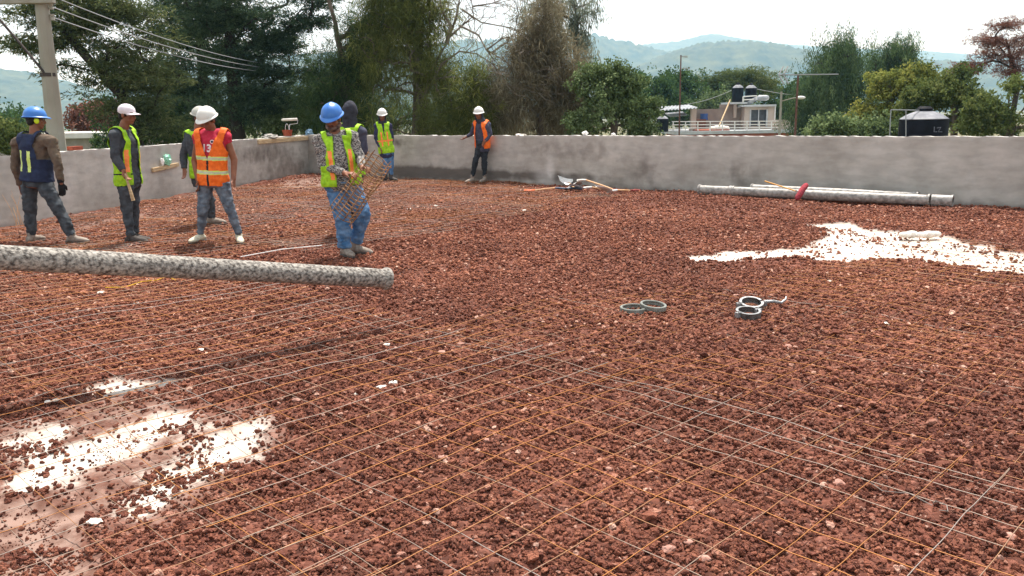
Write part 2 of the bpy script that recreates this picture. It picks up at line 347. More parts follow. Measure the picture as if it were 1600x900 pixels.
def build_gravel():
    P = []; S = []
    def zone(y0, y1, dens, s0, s1, sig=.35):
        xa, xb = -.66*y1-1.4, .66*y1+1.4; n = int((xb-xa)*(y1-y0)*dens)
        x = rng.uniform(xa, xb, n); y = rng.uniform(y0, y1, n)
        k = (x > XL(y)+.03) & (x < XR(y)-.03) & (np.abs(x) < .66*y+1.4); x, y = x[k], y[k]
        s = np.exp(rng.normal(math.log(s0), sig, len(x))); s = np.clip(s, s0*.45, s1)
        wh, du = masks(x, y); bare = np.maximum(wh, du)
        cl = fbm(x*4, y*4, 5, 3, 21)
        keep = rng.uniform(0, 1, len(x)) > np.clip(bare*1.6-.1, 0, 1)*(np.where(cl > .22, .30, .94))
        dn = .75+.25*fbm(x*1.3, y*1.3, 2, 3, 31); keep &= rng.uniform(0, 1, len(x)) < dn+.35
        x, y, s, bare = x[keep], y[keep], s[keep], bare[keep]
        z = gh(x, y, bare)+s*.22+rng.uniform(-.3, .3, len(x))*s*(1-bare)
        P.append(np.stack([x, y, z], -1)); S.append(s)
    zone(1.2, 3.2, 6000, .0145, .04); zone(3.2, 5, 4000, .0165, .042); zone(5, 8, 2300, .0195, .042); zone(8, 12, 1300, .023, .05); zone(12, 22.8, 620, .026, .05)
    zone(1.2, 12, 14, .04, .065, .25); zone(-3, 1.2, 500, .03, .05)
    # crumbs and fines lying on the bare patches
    n = 60000; x = rng.uniform(-4.4, -1.2, n); y = rng.uniform(2.2, 6.2, n); wh, du = masks(x, y); k = (np.maximum(wh, du) > .25) & (rng.uniform(0, 1, n) < np.where(fbm(x*7, y*7, 1, 3, 77) > .0, .9, .2)*(1-.45*wh)); x, y = x[k], y[k]
    s = rng.uniform(.003, .009, len(x)); P.append(np.stack([x, y, gh(x, y, 1.)+s*.3+.0], -1)); S.append(s)
    n = 40000; x = rng.uniform(1.5, 8.5, n); y = rng.uniform(7, 13, n); wh, du = masks(x, y); k = (wh > .25) & (rng.uniform(0, 1, n) < .25+.5*(1-wh)); x, y = x[k], y[k]
    s = rng.uniform(.006, .02, len(x)); P.append(np.stack([x, y, gh(x, y, 1.)+s*.3], -1)); S.append(s)
    P = np.concatenate(P); S = np.concatenate(S)
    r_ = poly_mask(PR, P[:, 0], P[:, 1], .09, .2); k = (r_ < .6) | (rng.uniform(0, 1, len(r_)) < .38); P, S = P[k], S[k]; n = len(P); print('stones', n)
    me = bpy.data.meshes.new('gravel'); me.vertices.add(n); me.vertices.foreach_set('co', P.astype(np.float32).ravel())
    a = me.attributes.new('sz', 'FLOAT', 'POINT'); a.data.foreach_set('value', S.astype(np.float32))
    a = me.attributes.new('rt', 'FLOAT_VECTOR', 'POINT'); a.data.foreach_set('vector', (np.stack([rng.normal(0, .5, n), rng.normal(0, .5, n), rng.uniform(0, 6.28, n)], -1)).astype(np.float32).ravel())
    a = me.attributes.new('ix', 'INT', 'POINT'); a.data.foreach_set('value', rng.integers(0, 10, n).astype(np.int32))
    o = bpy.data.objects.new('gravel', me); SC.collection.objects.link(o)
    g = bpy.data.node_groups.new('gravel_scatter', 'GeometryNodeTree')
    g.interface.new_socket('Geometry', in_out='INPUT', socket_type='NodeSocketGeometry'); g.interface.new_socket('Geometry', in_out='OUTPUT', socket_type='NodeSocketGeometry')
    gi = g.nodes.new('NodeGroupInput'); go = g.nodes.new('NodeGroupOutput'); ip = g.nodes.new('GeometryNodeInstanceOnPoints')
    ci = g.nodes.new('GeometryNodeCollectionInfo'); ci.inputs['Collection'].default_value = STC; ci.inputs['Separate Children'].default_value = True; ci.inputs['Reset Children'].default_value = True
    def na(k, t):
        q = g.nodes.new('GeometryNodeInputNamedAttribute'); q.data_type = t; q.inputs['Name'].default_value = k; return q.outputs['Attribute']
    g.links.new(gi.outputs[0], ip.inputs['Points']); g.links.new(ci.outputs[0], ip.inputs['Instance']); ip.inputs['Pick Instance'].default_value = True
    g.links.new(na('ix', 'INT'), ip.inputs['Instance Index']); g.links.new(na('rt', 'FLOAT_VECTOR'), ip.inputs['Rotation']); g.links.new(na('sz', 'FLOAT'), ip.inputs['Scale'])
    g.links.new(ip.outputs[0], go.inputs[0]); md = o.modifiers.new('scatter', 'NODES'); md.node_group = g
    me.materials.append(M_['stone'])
    tag(o, 'crushed dark red volcanic gravel spread over the whole slab', 'gravel', kind='stuff')

# platform slab under the gravel, terrain outside ------------------------------------
Zout = -3.6
s = MB(); y0, y1 = -3.2, CY+.1
s.add([(XL(y0)-.1, y0, -.07), (XR(np.array(y0))+0*1., y0, -.07), (float(XR(np.array(12.)))+.1, 12, -.07), (XL(y1)+.05, y1, -.07),
       (XL(y0)-.1, y0, Zout), (XR(np.array(y0)), y0, Zout), (float(XR(np.array(12.)))+.1, 12, Zout), (XL(y1)+.05, y1, Zout)],
      [(0, 1, 2, 3), (0, 4, 5, 1), (1, 5, 6, 2), (2, 6, 7, 3), (3, 7, 4, 0)])
tag(link('slab', s, M('concrete')), kind='structure')
def terrain():
    r = np.concatenate([np.linspace(0, 60, 30), 60*np.exp(np.linspace(.05, 5.0, 70))]); a = np.linspace(0, 2*np.pi, 181)[:-1]
    R, A = np.meshgrid(r, a, indexing='ij'); X, Y = R*np.sin(A), R*np.cos(A)
    Z = Zout+.3*fbm(X*.05, Y*.05)*np.clip((R-25)/20, 0, 1)-6*np.clip((R-150)/800, 0, 1)
    i = np.arange(R.size).reshape(R.shape); j = np.roll(i, -1, 1)
    Q = np.stack([i[:-1], j[:-1], j[1:], i[1:]], -1).reshape(-1, 4)
    m = mat('grassland', col('4a5230'), col('6d6547'), .95, .08, .3, 3, thr=(.4, .6))
    tag(link('terrain', npmesh('terrain', np.stack([X, Y, Z], -1).reshape(-1, 3), Q[:, ::-1], smoothf=True), m), kind='structure')
terrain()
M_['hill'] = mat('hill_forest', col('1b2a22'), col('505339'), .95, .03, 0, thr=(.35, .7), detail=9)
def hill(prof, D, dep, seed, rough=.09):           # prof: photo points of the skyline at distance D
    px = np.array([p[0] for p in prof]); py = np.array([p[1] for p in prof])
    nx, ny = 260, 50; xs = np.linspace(px[0], px[-1], nx); ys = np.interp(xs, px, py)
    top = np.array([at(x, y, D) for x, y in zip(xs, ys)]); t = np.linspace(0, 1, ny)
    X = top[:, 0][:, None]*np.ones(ny); Y = D+dep*(t[None, :]-.5)*np.ones((nx, 1)); prf = np.sin(np.pi*t)**.8
    base = -12.; Zt = top[:, 2][:, None]-base
    rid = fbm(X/D*9+seed, Y/D*9, 0, 5, seed)
    Z = base+Zt*prf[None, :]*(1+.25*rid*(1-prf[None, :]))+Zt*rough*np.abs(fbm(X/D*160, Y/D*160, 1, 3, seed+3))*prf[None, :]
    i = np.arange(nx*ny).reshape(nx, ny); Q = np.stack([i[:-1, :-1], i[1:, :-1], i[1:, 1:], i[:-1, 1:]], -1).reshape(-1, 4)
    tag(link('hill', npmesh('hill', np.stack([X, Y, Z], -1).reshape(-1, 3), Q, smoothf=True), M('hill')), kind='structure')
hill([(850, 172), (985, 110), (1040, 87), (1070, 78), (1100, 71), (1150, 69), (1200, 73), (1240, 83), (1290, 87), (1340, 100), (1400, 100), (1430, 96), (1480, 103), (1560, 118), (1700, 150)], 1900, 900, 3)
hill([(560, 95), (700, 70), (860, 62), (925, 60), (965, 68), (1010, 78), (1080, 95), (1150, 130)], 2600, 1000, 5)
hill([(940, 90), (1000, 72), (1060, 66), (1090, 58), (1110, 55), (1150, 62), (1230, 72), (1330, 78), (1440, 82), (1520, 88), (1700, 100)], 4200, 1500, 9, .03)
hill([(-500, 130), (-100, 115), (20, 112), (60, 120), (110, 135), (170, 155), (260, 120), (400, 95), (520, 85), (640, 90), (760, 130)], 1700, 800, 12)
hz = MB(); hz.box((0, 2300, 200), (9000, 7000, 470)); hm = bpy.data.materials.new('haze'); hm.use_nodes = True
hn = hm.node_tree; hn.nodes.clear(); ho = hn.nodes.new('ShaderNodeOutputMaterial'); pv = hn.nodes.new('ShaderNodeVolumePrincipled')
pv.inputs['Color'].default_value = (.38, .72, 1, 1); pv.inputs['Density'].default_value = 2.5e-4; pv.inputs['Absorption Color'].default_value = (1, 1, 1, 1); pv.inputs['Anisotropy'].default_value = .0
hn.links.new(pv.outputs[0], ho.inputs['Volume']); tag(link('haze', hz, hm), 'pale blue haze in the far air', 'haze', kind='stuff')

# ------------------------------------------------------------------ parapet walls
def wall_mat():
    m = mat('render_plaster', (1, 1, 1), None, .9); n = m.node_tree; b = n.nodes['Principled BSDF']; L = n.links.new; N = n.nodes.new
    t = N('ShaderNodeTexCoord'); z = N('ShaderNodeTexNoise'); z.inputs['Scale'].default_value = 1.6; z.inputs['Detail'].default_value = 8; z.inputs['Roughness'].default_value = .62; L(t.outputs['Object'], z.inputs['Vector'])
    r = N('ShaderNodeValToRGB'); r.color_ramp.elements[0].position = .36; r.color_ramp.elements[1].position = .66; r.color_ramp.elements[0].color = (*col('98938b'), 1); r.color_ramp.elements[1].color = (*col('b4afa8'), 1); L(z.outputs['Fac'], r.inputs[0])
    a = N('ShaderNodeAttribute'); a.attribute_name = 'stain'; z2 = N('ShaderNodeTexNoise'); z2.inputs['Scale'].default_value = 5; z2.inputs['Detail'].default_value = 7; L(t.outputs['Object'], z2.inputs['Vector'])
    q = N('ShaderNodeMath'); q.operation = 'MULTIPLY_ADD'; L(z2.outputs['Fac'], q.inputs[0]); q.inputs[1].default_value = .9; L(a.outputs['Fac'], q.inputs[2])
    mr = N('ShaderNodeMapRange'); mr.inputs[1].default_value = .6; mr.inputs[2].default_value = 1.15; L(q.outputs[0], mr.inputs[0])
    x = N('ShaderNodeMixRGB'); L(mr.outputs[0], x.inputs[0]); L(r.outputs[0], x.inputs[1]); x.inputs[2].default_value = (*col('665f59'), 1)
    a2 = N('ShaderNodeAttribute'); a2.attribute_name = 'pale'; x2 = N('ShaderNodeMixRGB'); 
    q2 = N('ShaderNodeMath'); q2.operation = 'MULTIPLY'; L(a2.outputs['Fac'], q2.inputs[0]); L(z2.outputs['Fac'], q2.inputs[1])
    L(q2.outputs[0], x2.inputs[0]); L(x.outputs[0], x2.inputs[1]); x2.inputs[2].default_value = (*col('c6c3be'), 1); L(x2.outputs[0], b.inputs['Base Color'])
    mpz = N('ShaderNodeMapping'); mpz.inputs['Scale'].default_value = (2, 2, 7); mpz.inputs['Rotation'].default_value = (.3, .5, 0); z3 = N('ShaderNodeTexNoise'); z3.inputs['Scale'].default_value = 1.5; z3.inputs['Detail'].default_value = 7; L(t.outputs['Object'], mpz.inputs[0]); L(mpz.outputs[0], z3.inputs['Vector'])
    r5 = N('ShaderNodeValToRGB'); r5.color_ramp.elements[0].position = .4; r5.color_ramp.elements[1].position = .6; r5.color_ramp.elements[0].color = (.93, .93, .93, 1); r5.color_ramp.elements[1].color = (1.08, 1.08, 1.08, 1); L(z3.outputs['Fac'], r5.inputs[0])
    x5 = N('ShaderNodeMixRGB'); x5.blend_type = 'MULTIPLY'; x5.inputs[0].default_value = 1; L(x2.outputs[0], x5.inputs[1]); L(r5.outputs[0], x5.inputs[2]); L(x5.outputs[0], b.inputs['Base Color'])
    bu = N('ShaderNodeBump'); bu.inputs['Strength'].default_value = .35; bu.inputs['Distance'].default_value = .02; L(z2.outputs['Fac'], bu.inputs['Height']); L(bu.outputs[0], b.inputs['Normal'])
    return m
M_['plaster'] = wall_mat()
def wall(name, A, B, hgt, nrm, label, stains, pales, seed):
    A, B = np.array(A, float), np.array(B, float); L = np.linalg.norm(B-A); d = (B-A)/L; n = np.array(nrm, float); th = .16
    ns, nz = int(L/.06), 22; s_ = np.linspace(0, L, ns); Z = np.linspace(-.1, hgt, nz)
    Sg, Zg = np.meshgrid(s_, Z, indexing='ij'); Zt = Zg+(Zg > hgt-.01)*(.013*fbm(Sg*2, 0, seed, 4)+.008*vnoise(Sg*14, 0, 0, seed))
    off = .006*fbm(Sg*1.1, Zg*1.1, seed, 3); X = A[0]+d[0]*Sg+n[0]*off; Y = A[1]+d[1]*Sg+n[1]*off
    V1 = np.stack([X, Y, Zt], -1).reshape(-1, 3); Xb = A[0]+d[0]*Sg-n[0]*th; Yb = A[1]+d[1]*Sg-n[1]*th
    Zb = Zt.copy(); Zb[:, 0] = Zout; V2 = np.stack([Xb, Yb, Zb], -1).reshape(-1, 3); k = ns*nz
    i = np.arange(k).reshape(ns, nz); Q1 = np.stack([i[:-1, :-1], i[1:, :-1], i[1:, 1:], i[:-1, 1:]], -1).reshape(-1, 4)
    T = np.stack([i[:-1, -1], i[1:, -1], i[1:, -1]+k, i[:-1, -1]+k], -1)
    E = np.concatenate([np.stack([i[e, :-1], i[e, 1:], i[e, 1:]+k, i[e, :-1]+k], -1) for e in (0, -1)])
    Q = np.concatenate([Q1, Q1[:, ::-1]+k, T, E])
    st = np.zeros(Sg.shape); pl = np.zeros(Sg.shape)
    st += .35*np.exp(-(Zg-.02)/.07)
    for (px, py, rx, rz, a) in stains:
        P = wall_hit(px, py, A, d, n); st += a*np.exp(-(((Sg-P[0])/rx)**2+((Zg-P[1])/rz)**2)**1.5)
    for (px, py, rx, rz, a) in pales:
        P = wall_hit(px, py, A, d, n); pl += a*np.exp(-(((Sg-P[0])/rx)**2+((Zg-P[1])/rz)**2)**1.5)
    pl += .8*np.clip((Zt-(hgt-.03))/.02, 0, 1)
    st2 = np.concatenate([st.ravel(), 0*st.ravel()]); pl2 = np.concatenate([pl.ravel(), pl.ravel()])
    V = np.concatenate([V1, V2])
    me = npmesh(name, V-np.array([A[0], A[1], 0]), Q, {'stain': st2, 'pale': pl2}, False)
    bm = bmesh.new(); bm.from_mesh(me); bmesh.ops.recalc_face_normals(bm, faces=bm.faces[:]); bm.to_mesh(me); bm.free()
    o = link(name, me, M('plaster'), loc=(A[0], A[1], 0)); tag(o, label, 'wall'); return o
def wall_hit(px, py, A, d, n):
    r = ray(px, py); t = (A@n)/(r[:2]@n); P = r*t; return (P[:2]-A)@d, P[2]+H
dl = np.array([2.02, 10.87]); dl /= np.linalg.norm(dl); NL = np.array([dl[1], -dl[0]])
dr = np.array([.818**-1, -1.]); dr = np.array([1., -.818]); dr /= np.linalg.norm(dr); NR = np.array([dr[1], -dr[0]])
# intersection
A0 = np.array([-7.52, 12.2]); B0 = np.array([7.6, 12.35])
tt = np.linalg.solve(np.stack([dl, -dr], 1), B0-A0); CORN = A0+dl*tt[0]
LW0 = A0-dl*15.2; RW1 = B0+dr*11
wall('parapet_wall', LW0, CORN-dl*.005, 1.04, NL, 'grey plastered parapet along the left, ending at the far corner',
     [(410, 240, 1.6, .22, .5), (450, 262, 1.6, .25, .35), (20, 290, 1.2, .3, -.2)], [(220, 270, 2, .35, .5), (330, 240, .8, .3, .5), (60, 300, 1.2, .5, .5)], 3)
wall('parapet_wall', CORN-dr*.2, RW1, 1.04, NR, 'long grey plastered parapet across the back, running off right',
     [(650, 268, 1.5, .14, 1.0), (740, 272, 1.0, .14, .8), (850, 275, 1.6, .1, .7), (623, 222, .25, .1, .6), (1010, 262, .35, .5, .35), (1160, 270, .3, .5, .35), (900, 235, 1.5, .25, .3)],
     [(860, 262, .1, .3, 1.3), (850, 275, .25, .15, 1.0), (1100, 235, 2.2, .25, .6), (1500, 250, 2, .35, .6), (780, 230, .5, .3, .4)], 8)

# ------------------------------------------------------------------ welded wire mesh sheets
def wire_mat():
    m = mat('rusty_wire', (1, 1, 1), None, .55, metal=.25, spec=.5); n = m.node_tree; b = n.nodes['Principled BSDF']
    a = n.nodes.new('ShaderNodeAttribute'); a.attribute_name = 'rust'; r = n.nodes.new('ShaderNodeValToRGB'); e = r.color_ramp.elements
    e[0].position = 0; e[0].color = (*col('948b84'), 1); e[1].position = 1; e[1].color = (*col('ad7030'), 1)
    q = e.new(.42); q.color = (*col('8f7a69'), 1); q = e.new(.62); q.color = (*col('a26a34'), 1)
    n.links.new(a.outputs['Fac'], r.inputs[0]); n.links.new(r.outputs[0], b.inputs['Base Color']); return m
M_['wire'] = wire_mat()
R2 = 2**-.5
def wires(lines, r, rust):     # lines: list of (n,3) arrays ; rust: list of arrays
    V = []; Q = []; A = []; o = 0
    for P, ru in zip(lines, rust):
        t = np.gradient(P, axis=0); t /= np.linalg.norm(t, axis=1)[:, None]+1e-9
        a = np.cross(t, [0, 0, 1.]); la = np.linalg.norm(a, axis=1)[:, None]; a = np.where(la > .05, a/(la+1e-9), [1., 0, 0]); b = np.cross(t, a); n = len(P)
        for k in range(4):
            q = k*math.pi/2; V.append(P+r*(a*math.cos(q)+b*math.sin(q)))
        i = np.arange(n-1)
        for k in range(4):
            k2 = (k+1) % 4; Q.append(np.stack([o+k*n+i, o+k2*n+i, o+k2*n+i+1, o+k*n+i+1], -1)); A.append(ru)
        o += 4*n
    return np.concatenate(V), np.concatenate(Q), np.concatenate(A)
def mesh_sheet(label, p0, p1, q0, q1, seed, rot=0., lift=.03, rustb=.55, curl=0., cell=.178, rad=.0016):
    """sheet in diagonal floor coordinates p (towards back right), q (towards back left)"""
    rg = np.random.default_rng(seed); lines = []; rust = []
    cp, cq = (p0+p1)/2, (q0+q1)/2; c, s_ = math.cos(rot), math.sin(rot)
    def W(p, q, extra):
        pp = cp+(p-cp)*c-(q-cq)*s_; qq = cq+(p-cp)*s_+(q-cq)*c
        pp = pp+.015*vnoise(q*.7, p*.3, 0, seed); qq = qq+.015*vnoise(p*.7, q*.3, 0, seed+1)
        x, y = (pp-qq)*R2, (pp+qq)*R2
        z = .028*vnoise(x*.9, y*.9, 0, 1)+.007*vnoise(x*3.1, y*3.1, 0, 2)+.012*np.sin((x+y)*3.2+2*vnoise(x*.7, y*.7, 0, 8))*np.clip((y-8)/6, 0, 1)+.006+lift+extra+.014*np.clip(vnoise(x*1.1, y*1.1, 0, seed+5), -.3, 1)+.006*vnoise(x*6, y*6, 0, seed+6)
        if curl: z = z+curl*np.clip((q-(q1-.35))/.35, 0, 1)**1.5
        return x, y, z
    def put(p, q, ex, bias):
        x, y, z = W(p, q, ex); ok = (x > XL(y)+.05) & (y < CY-.2) & (x < (7.6+(12.35-y)/.818)-.07)
        idx = np.where(ok)[0]
        if len(idx) < 3: return
        sp = np.split(idx, np.where(np.diff(idx) > 1)[0]+1)
        for g in sp:
            if len(g) < 3: continue
            P = np.stack([x[g], y[g], z[g]], -1); lines.append(P)
            rust.append(np.clip(rustb+bias+.45*vnoise(x[g]*.8, y[g]*.8, bias*9, seed+2)+.15*vnoise(x[g]*7, y[g]*7, 0, seed+3), 0, 1))
    for k, p in enumerate(np.arange(p0, p1+.01, cell)):
        q = np.arange(q0-.06, q1+.06, .06); put(np.full(len(q), p)+rg.normal(0, .004), q, 0., rg.normal(0, .18))
    for k, q in enumerate(np.arange(q0, q1+.01, cell)):
        e = rg.uniform(.03, .09); p = np.arange(p0-e, p1+e, .06); put(p, np.full(len(p), q)+rg.normal(0, .004), .004, rg.normal(0, .18))
    V, Q, A = wires(lines, rad, rust); off = np.array([(cp-cq)*R2, (cp+cq)*R2, 0])
    me = npmesh('wire_mesh', V-off, Q, {'rust': A}, True)
    return tag(link('wire_mesh', me, M('wire'), loc=tuple(off)), label, 'wire mesh', 'sheets of welded wire mesh laid over the gravel')
mesh_sheet('rusty wire mesh over the white bare patch at near left', -2.4, 1.42, -1.5, 11.6, 11, rot=.03, lift=.024, rustb=.45, rad=.0015)
mesh_sheet('wire mesh with loose cut ends, in the centre foreground', 1.3, 3.75, -2.0, 11.2, 12, rot=-.01, lift=.032, rustb=.5, rad=.0019)
mesh_sheet('wire mesh between the rubber rings and the loose cut ends', 3.6, 6.1, -2.5, 4.5, 13, rot=.02, lift=.004, rustb=.65)
mesh_sheet('half buried wire mesh just in front of the right white patch', 5.95, 8.2, -3.5, 3.6, 14, rot=-.03, lift=.004, rustb=.75)
mesh_sheet('wire mesh crossing the large white patch on the right', 8.0, 10.4, -3.5, 3.4, 15, rot=.02, lift=.006, rustb=.6)
mesh_sheet('wire mesh under the feet of the two men at far left', 2.9, 5.3, 8.9, 14.6, 16, rot=.04, lift=.020, rustb=.42)
mesh_sheet('wire mesh running behind the orange vest worker to the left wall', 5.15, 7.6, 8.4, 16.5, 17, rot=-.02, lift=.020, rustb=.42)
mesh_sheet('wire mesh behind the blue helmet man reaching the left wall', 7.45, 9.9, 8.8, 17.4, 18, rot=.02, lift=.020, rustb=.42)
mesh_sheet('wire mesh curling up against the far corner of the walls', 9.8, 12.3, 9.3, 16.9, 19, rot=.0, lift=.02, rustb=.5, curl=.25)
mesh_sheet('short wire mesh turned up at the back wall beside the shovels', 12.1, 13.6, 12.2, 16.3, 20, rot=.05, rustb=.55, curl=.0)
#--OBJECTS--
# ------------------------------------------------------------------ pump pipes and things on the floor
M_['pipe'] = mat('scaled_steel_pipe', col('48433f'), col('b0aaa1'), .85, 55, .6, 120, thr=(.36, .66), detail=12, stretch=(.7, 1, 1))
M_['pipe_grey'] = mat('galvanised_pipe', col('76736f'), col('aaa6a0'), .5, 18, .25, 60, metal=.1, thr=(.35, .65))
def pipe(label, A, B, r, ends=(1, 1), m='pipe', couplings=(), group=None):
    A, B = np.array(A, float), np.array(B, float); L = np.linalg.norm(B-A); d = (B-A)/L
    o = thing('concrete_pump_pipe', label, 'pipe', A, group)
    a = np.cross(d, [0, 0, 1]); a /= np.linalg.norm(a); b = np.cross(a, d); ax = [a, b, d]
    mb = MB(); n = 40; prof = [(r*(1+.012*math.sin(i*1.7)+.008*math.sin(i*.37)), L*i/n) for i in range(n+1)]
    prof += [(r-.008, L), (r-.008, L-.5)]; prof = [(r-.008, .5), (r-.008, 0)]+prof
    mb.lathe(A, prof, ax, 32, closed=False); mb.f = mb.f[:-2]; mb.m = mb.m[:-2]
    link('barrel', mb, M(m), o, sm=60)
    for e, z, sg in ((ends[0], 0, 1), (ends[1], L, -1)):
        if e:
            f = MB(); f.lathe(A+d*(z-sg*.002), [(r-.007, 0), (r*1.16, 0), (r*1.2, sg*.008), (r*1.2, sg*.024), (r*1.12, sg*.03), (r*1.02, sg*.05), (r-.007, sg*.05)], ax, 32, closed=True)
            link('end_flange', f, M(m), o, sm=40)
    for z in couplings:
        f = MB(); f.lathe(A+d*z, [(r*1.0, -.05), (r*1.16, -.045), (r*1.2, -.02), (r*1.13, -.01), (r*1.13, .01), (r*1.2, .02), (r*1.16, .045), (r*1.0, .05)], ax, 32, closed=True)
        link('coupling', f, M(m), o, sm=40)
    return o
tip = at(606, 435.5, 5.97); lft = at(0, 402, 4.45); ext = lft+(lft-tip)*.75
o = pipe('long scaly concrete pump pipe hanging above the gravel at left', ext, tip, .069, (0, 1))
M_['timber'] = mat('rough_timber', col('a58a68'), col('c7b08c'), .85, 6, .4, 40, stretch=(1, 1, 8))

def on(px, py, dz=0.): p = gnd(px, py); p[2] = float(gh(p[0], p[1]))+dz; return p
pr = .08
a = on(1092, 306, pr+.01); b = on(1452, 323, pr+.01); d = (b-a)/np.linalg.norm(b-a)
o = pipe('long grey pump pipe with couplings lying in front along the back wall', a, b, pr, (1, 1), 'pipe_grey', (.62,), 'pump pipes lying along the back wall')
q = MB(); axx = np.cross(d, [0, 0, 1]); axx /= np.linalg.norm(axx); axs = [axx, np.cross(axx, d), d]
c = b+d*.03; q.lathe(c, [(pr*.9, 0), (pr*1.12, 0), (pr*1.12, .26), (pr*1.22, .265), (pr*1.22, .29), (pr*.9, .29)], axs, 32, closed=True); link('end_sleeve', q, M('pipe_grey'), o, sm=40)
a2 = a+d*.9-np.array([NR[0], NR[1], 0])*.17; a2[2] += .04; b2 = b+d*(-.2)+np.array([0, 0, .035])-np.array([NR[0], NR[1], 0])*.16
pipe('thinner pipe half hidden between the front pipe and the back wall', a2+[0, 0, .01], b2, .066, (1, 1), 'pipe_grey', (), 'pump pipes lying along the back wall')
# washing broom
M_['stick'] = mat('varnished_stick', col('d9a14c'), col('c08a3c'), .5, 10)
M_['plush'] = mat('dusty_red_fleece', col('a8404a'), col('7f2f38'), .95, 40, .6, 150)
P0 = at(1248, 300, 13.55); P1 = at(1195, 283, 14.2)
bo = thing('floor_duster', 'red fleece duster with yellow stick resting on the grey pipe', 'duster', on(1250, 312))
q = MB(); q.tube([P0, P1], .011, 10); link('handle', q, M('stick'), bo, sm=40)
q = MB(); q.tube([at(1246, 309, 13.42), at(1250, 303, 13.46), at(1254, 296, 13.52), at(1259, 290, 13.6)], [.045, .05, .05, .045], 14, rnd=True); link('fleece_head', q, M('plush'), bo, sm=60)
q = MB(); q.tube([P0, at(1244, 297, 13.6)], .018, 8); link('socket', q, M('pipe_grey'), bo)

# shovels
M_['blade'] = mat('bright_worn_steel', col('d8d5d0'), col('efedea'), .6, 15, .15, 50)
M_['orange_plastic'] = mat('orange_plastic', col('f06a22'), None, .4)
M_['wood'] = mat('pale_ash_wood', col('c89b70'), col('dcb48c'), .6, 8)
M_['red_paint'] = mat('worn_red_paint', col('8c2e26'), col('6b2a22'), .6, 20)
M_['blue_steel'] = mat('dark_blue_steel', col('39485e'), col('56606e'), .5, 20)
def shovel(label, B, Dn, shaft=.85, dhandle=True, square=True, hm='orange_plastic', tilt=0.1, bm_='blade', lift=.03, flip=1, rise=0.):
    """B = socket where blade meets shaft, Dn = direction (xy) of shaft"""
    B = np.array(B, float); d = np.array([Dn[0], Dn[1], 0.]); d /= np.linalg.norm(d); s_ = np.array([-d[1], d[0], 0]); z = np.array([0, 0, 1.])
    o = thing('shovel', label, 'shovel', (B[0], B[1], 0), 'shovels dropped in a pile by the back wall')
    q = MB(); nu, nv = 9, 10; L, W = .33, .14; V = []; Fc = []
    for i in range(nv+1):
        t = i/nv; hw = W*(1 if square else (1-.0*t)*math.sqrt(max(1-max(t-.45, 0)**2/.305, .02)))*(.8+.2*min(t*6, 1))
        for j in range(nu+1):
            u = j/nu*2-1; V.append(B-d*L*t+s_*hw*u+z*(lift+.035*u*u*flip+(-.02+tilt*(1-t)*.3+rise*t)+.03*math.sin(t*2)*flip))
    k = len(V); V += [v-z*.003 for v in V]
    for i in range(nv):
        for j in range(nu):
            a = i*(nu+1)+j; Fc += [(a, a+1, a+nu+2, a+nu+1), (a+k, a+nu+1+k, a+nu+2+k, a+1+k)]
    for j in range(nu): Fc += [(j, j+k, j+1+k, j+1), (nv*(nu+1)+j, nv*(nu+1)+j+1, nv*(nu+1)+j+1+k, nv*(nu+1)+j+k)]
    for i in range(nv): a = i*(nu+1); Fc += [(a, a+nu+1, a+nu+1+k, a+k), (a+nu, a+nu+k, a+2*nu+1+k, a+2*nu+1)]
    q.add(V, Fc); link('blade', q, M(bm_), o, sm=50)
    q = MB(); h0 = B+z*(lift+tilt*.3-.005); pts = [h0-d*.05, h0+d*.08+z*.015, h0+d*.2+z*.02]; q.tube(pts, [.022, .021, .018], 10); link('socket', q, M(bm_), o, sm=50)
    e = h0+d*shaft; e[2] = .035; q = MB(); q.tube([pts[2]-d*.02, (pts[2]+e)/2+z*.004, e], .016, 10); link('shaft', q, M('wood'), o, sm=50)
    if dhandle:
        q = MB(); q.tube([e-d*.02, e+d*.05, e+d*.10+s_*.05, e+d*.19+s_*.06], [.021, .02, .014, .014], 8); q.tube([e+d*.05, e+d*.10-s_*.05, e+d*.19-s_*.06], [.018, .014, .014], 8); q.tube([e+d*.19+s_*.075, e+d*.19-s_*.075], .017, 8)
        link('grip', q, M(hm), o, sm=50)
    return o
def dirpx(a, b): A, B = gnd(*a), gnd(*b); return (B-A)[:2]
shovel('shovel with orange D grip, lying nearest left in the shovel pile', on(883, 301), dirpx((883, 301), (826, 300.5)), .62, True, False, tilt=.1, bm_='blue_steel')
shovel('square white blade shovel pointing at the wall, shaft towards camera', on(886, 292), dirpx((884, 289), (918, 305)), 1.0, False, True, tilt=.12, lift=.045, rise=.13)
shovel('shovel lying blade up with its red socket shaft pointing right', on(905, 295), dirpx((905, 295), (968, 300)), .95, True, False, 'red_paint', tilt=.35, lift=.05, flip=-1)
shovel('shovel with round white blade, rightmost in the shovel pile', on(952, 304), dirpx((940, 302), (966, 299.5)), .55, True, False, 'red_paint', tilt=.1, lift=.05, rise=.13)
shovel('short shovel with blue socket lying under the other shovels', on(910, 300), dirpx((898, 299), (935, 297)), .4, False, True, tilt=.15, bm_='blade', lift=.03, rise=.12)

